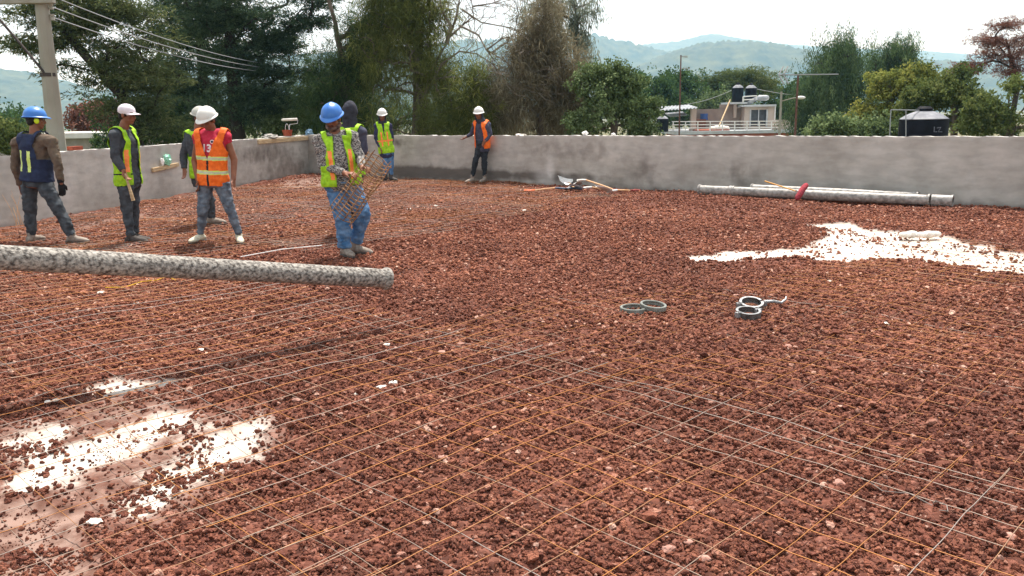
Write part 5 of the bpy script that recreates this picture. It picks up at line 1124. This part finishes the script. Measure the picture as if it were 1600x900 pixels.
tree('shrub', 'leafy shrub at the left edge behind the navy vest man', 'shrub', 17, [(15, 235), (14, 215)], [(12, 222, 30, 20, 46), (40, 232, 26, 12, 26), (-20, 215, 26, 24, 26)], 'grey', 'leaf', 'bark', .04, seed=23, ks=.6)
# far left
for a in [('green trees in the far valley left of the utility pole', 30, 205, 45, 18, 60, 'far', 70, 41), ('round far tree between the pole and the pines', 190, 195, 45, 22, 50, 'far', 60, 43), ('far tree at the left edge, above the hazy valley', -20, 198, 40, 22, 40, 'far', 62, 46)]:
    tree('far_tree', a[0], 'tree', a[7], [(a[1], a[2]+20), (a[1], a[2])], [(a[1], a[2], a[3], a[4], a[5])], a[6], 'leaf', 'bark', .2, seed=a[8], ks=2.4, nmul=.8, group='far trees on the left')
tree('brown_tree', 'far rusty brown tree just right of the utility pole', 'tree', 48, [(138, 215), (138, 190)], [(135, 185, 30, 13, 60), (150, 195, 22, 12, 26)], 'dry', 'leaf', 'bark', .18, seed=44, ks=1.5, nmul=.8)
# middle distance behind the house
tree('far_tree', 'bushy green tree left of the antenna mast', 'tree', 73, [(1010, 215), (1010, 170)], [(1005, 150, 40, 28, 70), (1030, 160, 34, 20, 50), (975, 135, 30, 20, 26)], 'far', 'leaf', 'bark', .25, seed=51, ks=2., nmul=.9, group='trees around the far house')
tree('far_tree', 'soft green tree directly behind the antenna mast', 'tree', 78, [(1062, 215), (1062, 165)], [(1062, 160, 44, 28, 90), (1085, 175, 36, 22, 46)], 'far', 'leaf', 'bark', .25, seed=52, ks=2.4, nmul=.9, group='trees around the far house')
tree('umbrella_pine', 'spreading pine crown behind the black roof tanks', 'tree', 80, [(1150, 215), (1145, 150), (1150, 120)], [(1160, 122, 42, 13, 80), (1120, 132, 30, 14, 50), (1130, 155, 36, 16, 50), (1190, 135, 18, 14, 26), (1110, 160, 20, 14, 20)], 'grey', 'pine', 'bark_dark', .3, seed=53, ks=2.2, nmul=1.2)
tree('far_tree', 'low round tree between the house and the street lamp', 'tree', 85, [(1218, 215), (1218, 175)], [(1215, 168, 32, 28, 60), (1250, 160, 26, 28, 46), (1230, 185, 40, 22, 46)], 'far', 'leaf', 'bark', .25, seed=54, ks=2.6, nmul=.9, group='trees around the far house')
tree('far_tree', 'small pale green bush above the brick yard wall', 'tree', 75, [(1110, 215), (1110, 180)], [(1112, 168, 22, 12, 26), (1125, 158, 18, 12, 20)], 'broad', 'leaf', 'bark', .15, seed=55, ks=1.7, nmul=.9, group='trees around the far house')
tree('pepper_tree', 'big dark weeping tree right of the yagi antenna', 'tree', 50, [(1300, 215), (1302, 150), (1305, 110)], [(1300, 110, 34, 30, 90), (1325, 100, 26, 22, 50), (1290, 160, 48, 40, 150), (1335, 150, 34, 40, 90), (1262, 165, 24, 26, 46), (1280, 195, 50, 22, 70), (1345, 110, 18, 20, 26)], 'pepper', 'weep', 'bark_dark', .35, seed=61, ks=1.3, nmul=1.6, thr=-.15, ls=.62, gapf=1.2)
tree('pepper_tree', 'tall arching weeping tree left of centre behind the water tank', 'tree', 54, [(1385, 215), (1390, 140), (1400, 105)], [(1410, 88, 22, 18, 50), (1385, 95, 24, 16, 46), (1365, 100, 18, 16, 26), (1420, 110, 16, 14, 22), (1400, 120, 24, 12, 26), (1370, 130, 20, 16, 26)], 'pepper', 'weep', 'bark_dark', .3, seed=62, ks=1.1, nmul=1.5, thr=-.1, ls=.65, gapf=1.3)
tree('leafy_tree', 'yellowing leafy tree left of the black water tank', 'tree', 30, [(1385, 215), (1388, 170), (1395, 140)], [(1385, 150, 34, 26, 90), (1420, 132, 30, 22, 60), (1360, 185, 30, 24, 60), (1400, 180, 46, 26, 90), (1450, 140, 24, 20, 40)], 'yellow', 'leaf', 'bark', .12, seed=63, ks=.95, gapf=1.2, thr=-.08, tight=.65)
tree('leafy_tree', 'olive leafy tree directly behind the black water tank', 'tree', 27, [(1490, 215), (1490, 170), (1485, 145)], [(1460, 160, 34, 30, 80), (1500, 150, 34, 28, 80), (1525, 180, 34, 28, 80), (1480, 190, 46, 20, 70)], 'grey', 'leaf', 'bark', .12, seed=64, ks=.85, gapf=1.2, thr=-.08, tight=.65)
tree('leafy_tree', 'dusty green bushy tree at the right edge under the dry pine', 'tree', 24, [(1575, 215), (1575, 170)], [(1570, 165, 40, 30, 90), (1600, 180, 40, 30, 80), (1545, 190, 30, 22, 50), (1640, 160, 40, 40, 60)], 'grey', 'leaf', 'bark', .1, seed=65, ks=.8, gapf=1.3, thr=-.06, tight=.65)
tree('dry_pine', 'dry reddish pine standing above the trees at the right edge', 'tree', 38, [(1575, 215), (1590, 130), (1580, 95), (1572, 60)], [(1570, 42, 24, 12, 26), (1555, 60, 30, 14, 34), (1590, 62, 26, 18, 30), (1545, 80, 20, 12, 18), (1590, 92, 34, 14, 34), (1520, 104, 34, 7, 24), (1500, 108, 20, 6, 10), (1570, 112, 34, 10, 24), (1630, 60, 30, 30, 30)], 'dry', 'pine', 'bark_dark', .12, seed=66, ks=.8, gapf=1.5, thr=-.1, nmul=.9, dens=1.2)
for x, a in ((1315, 'low green bush peeping over the wall left of the water tank'), (1370, 'low bush peeping over the wall beside the water tank'), (1288, 'low bush just right of the far house')):
    tree('shrub', a, 'shrub', 26, [(x, 215), (x, 208)], [(x, 205, 28, 9, 30), (x+25, 210, 22, 6, 16)], 'broad', 'leaf', 'bark', .03, seed=int(x), ks=.8)
bk_ = [(-60, 150, 300, 34), (230, 500, 150, 33)]
tree('casuarina_tree', 'dark casuarina filling the gap behind the corner of the walls', 'tree', 31, [(480, 215), (480, 150)], [(470, 175, 60, 36, 70), (560, 185, 70, 32, 70), (640, 190, 80, 28, 70)], 'casug', 'casu', 'bark', .2, seed=71, ks=1.1, thr=-.3, dens=.7)
tree('casuarina_tree', 'dark casuarina behind the withering brown one', 'tree', 32, [(770, 215), (770, 150)], [(740, 175, 70, 40, 80), (820, 180, 70, 34, 70), (880, 190, 40, 26, 40)], 'casug', 'casu', 'bark', .2, seed=72, ks=1.1, thr=-.25, dens=.6)
tree('shrub', 'dark understorey shrub below the conifers on the left', 'shrub', 27, [(260, 225), (260, 205)], [(230, 205, 70, 20, 60), (330, 205, 70, 16, 60), (180, 215, 30, 18, 24)], 'casug', 'leaf', 'bark', .06, seed=73, ks=1., thr=-.2, dens=.8)

# ------------------------------------------------------------------ utility pole and cables
M_['pole'] = mat('concrete_pole', col('8a8578'), col('9d998d'), .9, 3, .3, 30, stretch=(1, 1, .4)); M_['steel_dark'] = mat('dark_steel', col('2f2b2a'), col('4a3f3a'), .7, 10); M_['cable'] = mat('grey_cable', col('8d8f90'), None, .6)
YP = 14.6; pt, pb = at(64, -6, YP), at(90, 236, YP); dz = (pt-pb)/(pt[2]-pb[2]); bb = np.array([pb[0], pb[1], Zout]); top = np.array([pb[0], pb[1], pt[2]+1.])
po = thing('utility_pole', 'tapering concrete utility pole behind the left parapet', 'utility pole', bb)
xt = pt[0]; xm = (pb[0]+pt[0])/2
q = MB(); q.tube([(pb[0], YP, Zout), (pb[0], YP, pb[2]), (xt, YP, pt[2]), (xt, YP, pt[2]+1.2)], [.17, .15, .108, .10], 8); link('shaft', q, M('pole'), po, sm=20)
q = MB(); q.box(at(20, 3, YP)+np.array([-.2, -.12, .0]), (1.9, .12, .10), bev=.01); link('crossarm', q, M('pole'), po)
q = MB(); c = at(76, 117, YP); q.lathe(c, [(.128, -.03), (.136, -.03), (.136, .03), (.128, .03)], n=20, closed=True); link('band', q, M('steel_dark'), po)
q = MB(); q.tube([at(72, 117, YP-.12), at(40, 78, YP-.12), at(-30, -4, YP-.12)], .022, 8); link('brace', q, M('steel_dark'), po)
for (x, y) in ((80, 10), (82, 27)):
    q = MB(); c = at(x, y, YP); q.lathe(c, [(.0, -.05), (.035, -.05), (.035, -.02), (.02, 0), (.035, .02), (.035, .05), (0, .05)], n=12)
    link('insulator', q, M('pole'), po, sm=40)
for (x0, y0_, x1, y1_, la) in ((76, -8, 470, 103, 'topmost of the three grey overhead cables'), (79, 10, 474, 108, 'middle of the three grey overhead cables'), (82, 27, 470, 112, 'lowest of the three grey overhead cables')):
    A_, B_ = at(x0, y0_, YP), at(x1, y1_, 31.); q = MB(); q.tube([lerp(A_, B_, t)-np.array([0, 0, 1.2*t*(1-t)]) for t in np.linspace(0, 1.6, 30)], .010, 5)
    tag(link('overhead_cable', q, M('cable'), loc=tuple(A_)), la+' running from the pole to the right', 'cable', 'overhead cables')
# far left low building
M_['white_wall'] = mat('white_painted_wall', col('d9d6d0'), col('c4c0b8'), .9, 2); M_['grey_wall'] = mat('grey_block_wall', col('8a847c'), col('a09a92'), .95, 3)
q_o = thing('low_shed', 'long low shed with white roof edge behind the utility pole', 'shed', (at(150, 230, 34)[0], 34, Zout))
q = MB(); a = at(150, 216, 34); q.box((a[0], 36, (a[2]+Zout)/2), (4.6, 4, a[2]-Zout)); link('wall', q, M('grey_wall'), q_o); q = MB(); q.box((a[0]-.2, 36, a[2]+.12), (6.2, 4.6, .22), bev=.02); link('roof', q, M('white_wall'), q_o)
q_o = thing('low_shed', 'white roofed shed at the far left edge behind the shrub', 'shed', (at(15, 230, 36)[0], 36, Zout))
q = MB(); a = at(15, 217, 36); q.box((a[0], 38, (a[2]+Zout)/2), (3.6, 4, a[2]-Zout)); link('wall', q, M('grey_wall'), q_o); q = MB(); q.box((a[0], 38, a[2]+.08), (4.4, 4.6, .16), bev=.02); link('roof', q, M('white_wall'), q_o)

# ------------------------------------------------------------------ far house with roof terrace
YH = 64.
M_['pinkwall'] = mat('pinkish_render', col('a09186'), col('b3a599'), .95, .8, .2, 20); M_['block'] = mat('block_wall', col('7d7068'), col('8f8278'), .95, 1.5, .3, 10); M_['orange_wall'] = mat('orange_painted_wall', col('a05c48'), col('8f5140'), .9, 1); M_['slab_edge'] = mat('pale_concrete_edge', col('b9bcbd'), col('a3a6a8'), .9, 2)
M_['glass'] = mat('dark_window', col('2c2f36'), col('454a52'), .15, 2, spec=.6); M_['black_tank'] = mat('black_plastic_tank', col('0d0e14'), col('171922'), .7, 4, .1, 20, spec=.1); M_['tank_top'] = mat('dusty_tank_top', col('5d6068'), col('8a8b90'), .7, 5)
M_['white_rail'] = mat('white_painted_rail', col('d8d6d2'), None, .6); M_['zinc'] = mat('corrugated_zinc', col('b9bcc0'), col('8f9296'), .5, 2, metal=.3); M_['blue_drum'] = mat('blue_drum', col('2f4f86'), None, .5); M_['rust_post'] = mat('rusty_post', col('5a4038'), col('6d4c40'), .9, 5)
hc_ = at(1140, 210, YH); Hs = thing('house', 'two storey house with railed roof terrace beyond the back wall', 'house', (hc_[0], YH, Zout))
def hp(nm, m, *r, par=None, bev=0.):
    q = MB()
    for (x0, y0_, x1, y1_, Y, dep) in r: q.pbox(x0, y0_, x1, y1_, Y, dep, bev=bev)
    return link(nm, q, M(m), par or Hs)
hp('lower_wall', 'orange_wall', (1075, 207, 1241, 292, YH+.15, 9)); hp('terrace_slab', 'slab_edge', (1055, 204, 1243, 209, YH, 9.3))
hp('side_wall', 'pinkwall', (1207, 187, 1242, 204.2, YH+.5, .15)); hp('yard_wall', 'block', (1087, 170, 1162, 204.2, YH+4, .2), (1125, 163, 1150, 171, YH+4.05, .2))
hp('room_wall', 'pinkwall', (1163, 166, 1172.5, 204.2, YH+3, 4), (1198, 166, 1211, 204.2, YH+3, 4), (1172.4, 166, 1198.1, 171.5, YH+3.003, 4), (1172.4, 197, 1198.1, 204.2, YH+3.003, 4))
hp('room_roof', 'slab_edge', (1159, 163.5, 1213, 166.5, YH+2.7, 4.6)); hp('tank_slab', 'slab_edge', (1141, 159.5, 1168, 162.5, YH+3.3, 3)); hp('pillar', 'pinkwall', (1147, 162.4, 1151, 184, YH+3.6, .3)); hp('pillar', 'pinkwall', (1080, 170, 1088, 204.2, YH+2, .5))
wn = hp('window', 'slab_edge', (1171.5, 170.5, 1173.5, 198, YH+2.95, .15), (1197.5, 170.5, 1199.5, 198, YH+2.95, .15), (1184.6, 171.5, 1186, 197, YH+3.02, .1)); hp('pane', 'glass', (1173, 171, 1198, 197.4, YH+3.2, .04), par=wn)
hp('drain_pipe', 'white_rail', (1210, 164, 1211.6, 203, YH+2.9, .08)); hp('terrace_floor', 'orange_wall', (1089, 202.4, 1140, 204.6, YH+.6, 3))
q = MB(); 
for k in range(9):
    x = 1052+k*19.2+ (0); q.tube([at(x, 204.3, YH+.2), at(x, 189.5, YH+.2)], .045, 6)
for y in (189.5, 194.5, 199.5): q.tube([at(1050, y+.6, YH+.2), at(1216, y-.2, YH+.2)], .035, 6)
link('railing', q, M('white_rail'), Hs)
q = MB(); q.tube([at(1162, 166, YH+4), at(1181, 154, YH+3)], .16, 8); link('solar_heater_tube', q, M('zinc'), Hs); q = MB(); c = at(1192, 153, YH+3.4); q.tube([c+[-.28, 0, 0], c+[.28, 0, 0]], .22, 14, rnd=True); link('heater_drum', q, M('zinc'), Hs, sm=50)
q = MB()
for (x0, y0_, x1, y1_) in ((1161, 151, 1161, 160), (1182, 149, 1182, 156), (1161, 151, 1182, 149.6), (1161, 156, 1180, 155)): q.tube([at(x0, y0_, YH+3), at(x1, y1_, YH+3)], .05, 6)
link('tank_guard_rail', q, M('white_rail'), Hs)
def corr(nm, x0, y0_, x1, y1_, Y, dep, par):
    q = MB(); a, b = at(x0, y0_, Y), at(x1, y1_, Y); n = 60; V = []; Fc = []
    for i in range(n+1):
        p = lerp(a, b, i/n); z = .05*math.sin(i*1.2)
        V += [p+[0, 0, z], p+[0, dep, z+.25], p+[0, dep, z+.22], p+[0, 0, z-.03]]
    for i in range(n): Fc += [(4*i+j, 4*i+(j+1) % 4, 4*i+4+(j+1) % 4, 4*i+4+j) for j in range(4)]
    q.add(V, Fc); return link(nm, q, M('zinc'), par)
corr('corrugated_roof', 1030, 172.5, 1091, 168.5, YH+1, 3.5, Hs); corr('lean_to_roof', 1046, 182, 1074, 179.5, YH+3, 2, Hs)
def tinaco(label, x0, x1, y0_, y1_, Y, grp=None, mark=False):
    a, b = at(x0, y1_, Y), at(x1, y1_, Y); R = (b[0]-a[0])/2; c = (a+b)/2; t = at((x0+x1)/2, y0_, Y); h = t[2]-c[2]; o = thing('water_tank', label, 'water tank', c, grp)
    q = MB(); pr_ = [(R*.97, 0)]
    for i in range(12): z = h*.72*i/12; pr_ += [(R*(1-.0), z+.01*h), (R*(1-.012), z+h*.03)]
    q.lathe(c, pr_+[(R, h*.70), (R*1.02, h*.715), (R*.98, h*.73)], n=36); link('tank_body', q, M('black_tank'), o, sm=40)
    q = MB(); q.lathe(c, [(R*.98, h*.73), (R*.72, h*.82), (R*.36, h*.89), (R*.3, h*.895), (R*.3, h*.9)], n=36); link('tank_dome', q, M('tank_top'), o, sm=35)
    q = MB(); q.lathe(c, [(R*.33, h*.9), (R*.33, h*.95), (R*.28, h*.965), (R*.2, h*1.0), (R*.02, h*1.0)], n=24); link('lid', q, M('black_tank'), o, sm=35)
    return o, c, R, h
tinaco('left of the two black roof tanks on the far house', 1143.5, 1161, 129, 160, YH+4, 'black roof tanks on the far house'); tinaco('right of the two black roof tanks on the far house', 1164, 1181.5, 129.5, 160, YH+4.2, 'black roof tanks on the far house')
tinaco('dark water tank half hidden by leaves at the left end of the terrace', 1026, 1044, 178, 206, YH-.5)
a = at(1122, 163, YH+2.5); b = at(1122, 158, YH+2.5); q = MB(); q.tube([at(1124, 196, YH+.8), at(1141, 156, YH+3.9)], .06, 6); tag(link('leaning_pole', q, M('timber'), loc=tuple(at(1124, 196, YH+.8))), 'pale pole leaning from the terrace to the tank slab', 'pole')
c = at(1124, 203.5, YH+1.); q = MB()
for k in range(5): q.ell(c+np.array([.24*(k-2), 0, .12]), (.32, .3, .30-.05*abs(k-2)), nu=12, nv=8)
tag(link('white_sacks', q, M('lime'), loc=tuple(c), sm=60), 'white bundle lying on the far terrace behind the railing', 'bundle')
q = MB(); c = at(1100, 182.5, YH+3.4); q.lathe(c-np.array([0, 0, .25]), [(0, 0), (.3, 0), (.31, .1), (.29, .3), (.31, .5), (0, .5)], n=16); tag(link('drum', q, M('blue_drum'), loc=tuple(c), sm=40), 'blue drum on the brown cupboard of the far terrace', 'drum')
q = MB(); q.pbox(1088.5, 186, 1103, 204, YH+3, .8, bev=.03); tag(link('cupboard', q, M('rust_post'), loc=tuple(at(1096, 204, YH+3))), 'dark brown cupboard on the far terrace under the blue drum', 'cupboard')
# masts, lamps, posts
def mast(name, label, cat, x, y0_, y1_, Y, r, m, extra=None):
    a, b = at(x, y0_, Y), at(x, y1_, Y); b = np.array([a[0], Y, b[2]]); o = thing(name, label, cat, (a[0], Y, Zout)); q = MB(); q.tube([(a[0], Y, Zout), b, a], [r, r, r*.8], 8); link('post', q, M(m), o); return o
o = mast('antenna_mast', 'tall thin rusty antenna mast left of the far house', 'antenna mast', 1064, 86, 205, 52, .05, 'rust_post')
q = MB(); q.tube([at(1064, 88, 52), at(1074, 89, 52)], .02, 5); q.tube([at(1064, 107, 52), at(1078, 107, 52)], .02, 5)
for k in range(4): x = 1067+k*2.2; q.tube([at(x, 86.5, 51.6), at(x, 91, 52.4)], .012, 4)
for k in range(4): x = 1070+k*2.6; q.tube([at(x, 104, 51.6), at(x, 110.5, 52.4)], .012, 4)
link('antenna', q, M('cable'), o)
o = mast('antenna_mast', 'rusty mast with arrow shaped aerial right of the far house', 'antenna mast', 1247, 118, 207, 40, .055, 'rust_post')
q = MB(); q.tube([at(1217, 117, 40), at(1310, 116, 40)], .03, 6)
for dx in (0, 7): q.tube([at(1217+dx, 117, 40), at(1224+dx, 104, 40.3)], .035, 5); q.tube([at(1217+dx, 117, 40), at(1225+dx, 131, 39.7)], .035, 5)
q.tube([at(1222, 116, 40), at(1231, 112, 40)], .02, 5); q.tube([at(1222, 117, 40), at(1232, 124, 40)], .02, 5)
for k in range(9): x = 1246+k*7; q.tube([at(x, 116.5, 39.7), at(x, 116.5, 40.3)], .012, 4)
link('yagi_aerial', q, M('cable'), o)
o = mast('street_lamp', 'street lamp with white head beside the arrow shaped aerial', 'street lamp', 1221, 143, 205, 46, .07, 'pole')
q = MB(); q.tube([at(1221, 158, 46), at(1240, 153, 46), at(1249, 152.5, 46)], .03, 6); link('arm', q, M('pole'), o); q = MB(); q.ell(at(1251, 152.6, 46), (.27, .13, .09)); link('lamp_head', q, M('white_rail'), o, sm=60)
mast('post', 'short concrete post stub at the right end of the far house', 'post', 1235.5, 169, 205, 66, .13, 'pole')
mast('thin_post', 'thin grey post standing between lamp tree and water tank', 'post', 1321, 176, 208, 45, .05, 'pole'); mast('thin_post', 'paler thicker post right beside the thin grey post', 'post', 1328, 170, 208, 47, .08, 'pole')
o = mast('street_lamp', 'tiny distant street lamp left of the antenna mast', 'street lamp', 1027, 152, 205, 80, .06, 'pole'); q = MB(); q.ell(at(1029.5, 151.8, 80), (.3, .15, .1)); link('lamp_head', q, M('white_rail'), o, sm=60)
mast('thin_post', 'thin pale post between the small lamp and the antenna mast', 'post', 1040, 152, 205, 78, .05, 'cable')
for (p, q_, la) in ((((1050, 164, 74)), (1143, 141, 68), 'service cable sagging down left from the roof tanks'), ((1182, 139, 68), (1330, 150, 80), 'service cable going right from the roof tanks')):
    A_, B_ = at(*p), at(*q_); q = MB(); q.tube([lerp(A_, B_, t)-np.array([0, 0, 1.2*t*(1-t)]) for t in np.linspace(0, 1, 16)], .02, 4); tag(link('service_cable', q, M('cable'), loc=tuple(A_)), la, 'cable')
# big tank by the wall on the right
o, c, R, h = tinaco('large black water tank with dusty cone top behind the back wall', 1404, 1475, 166, 238, 19.5)
q = MB(); q.tube([at(1392, 171.5, 19.3), at(1425, 172, 19.3), at(1436, 172.5, 19.4)], .014, 6); q.tube([at(1392, 171.5, 19.3), at(1390, 214, 19.3)], .012, 6); tag(link('water_pipe', q, M('cable'), loc=tuple(at(1392, 214, 19.3))), 'thin grey water pipe running into the large black tank', 'water pipe')
q = MB(); q.tube([at(1415.5, 172, 18.7), at(1415.5, 225, 18.7)], .010, 6); tag(link('vent_rod', q, M('cable'), loc=tuple(at(1415.5, 225, 18.7))), 'thin upright grey rod against the front of the large black tank', 'rod')
q = MB(); x0, z0 = 1459, 196
q.tube([at(1460, 198, 18.86), at(1459.5, 206, 18.86), at(1464, 206, 18.86)], .012, 5); q.tube([at(1464, 200, 18.86), at(1470, 199, 18.86), at(1466, 206, 18.9), at(1472, 206, 18.95)], .009, 5)
M_['mark'] = mat('faded_mark', col('5a5c66'), None, .8); link('painted_mark', q, M('mark'), o)
# tank stand
q = MB(); q.box((c[0], c[1], (c[2]+Zout)/2-.01), (1.7, 1.7, c[2]-Zout-.02)); tag(link('tank_stand', q, M('grey_wall'), loc=(c[0], c[1], Zout)), 'grey block tower carrying the large black water tank', 'tank stand')
q = MB(); a = at(1292, 199, 30); q.box(a, (.22, .2, .3), bev=.03); q.tube([a-[0, 0, .15], (a[0], a[1], Zout)], .05, 6); tag(link('meter_box', q, M('white_rail'), loc=tuple(a)), 'small white box on a post beyond the wall near the shrubs', 'box')
q = MB(); a = at(1086, 204, 60)
for i_ in range(0): pass
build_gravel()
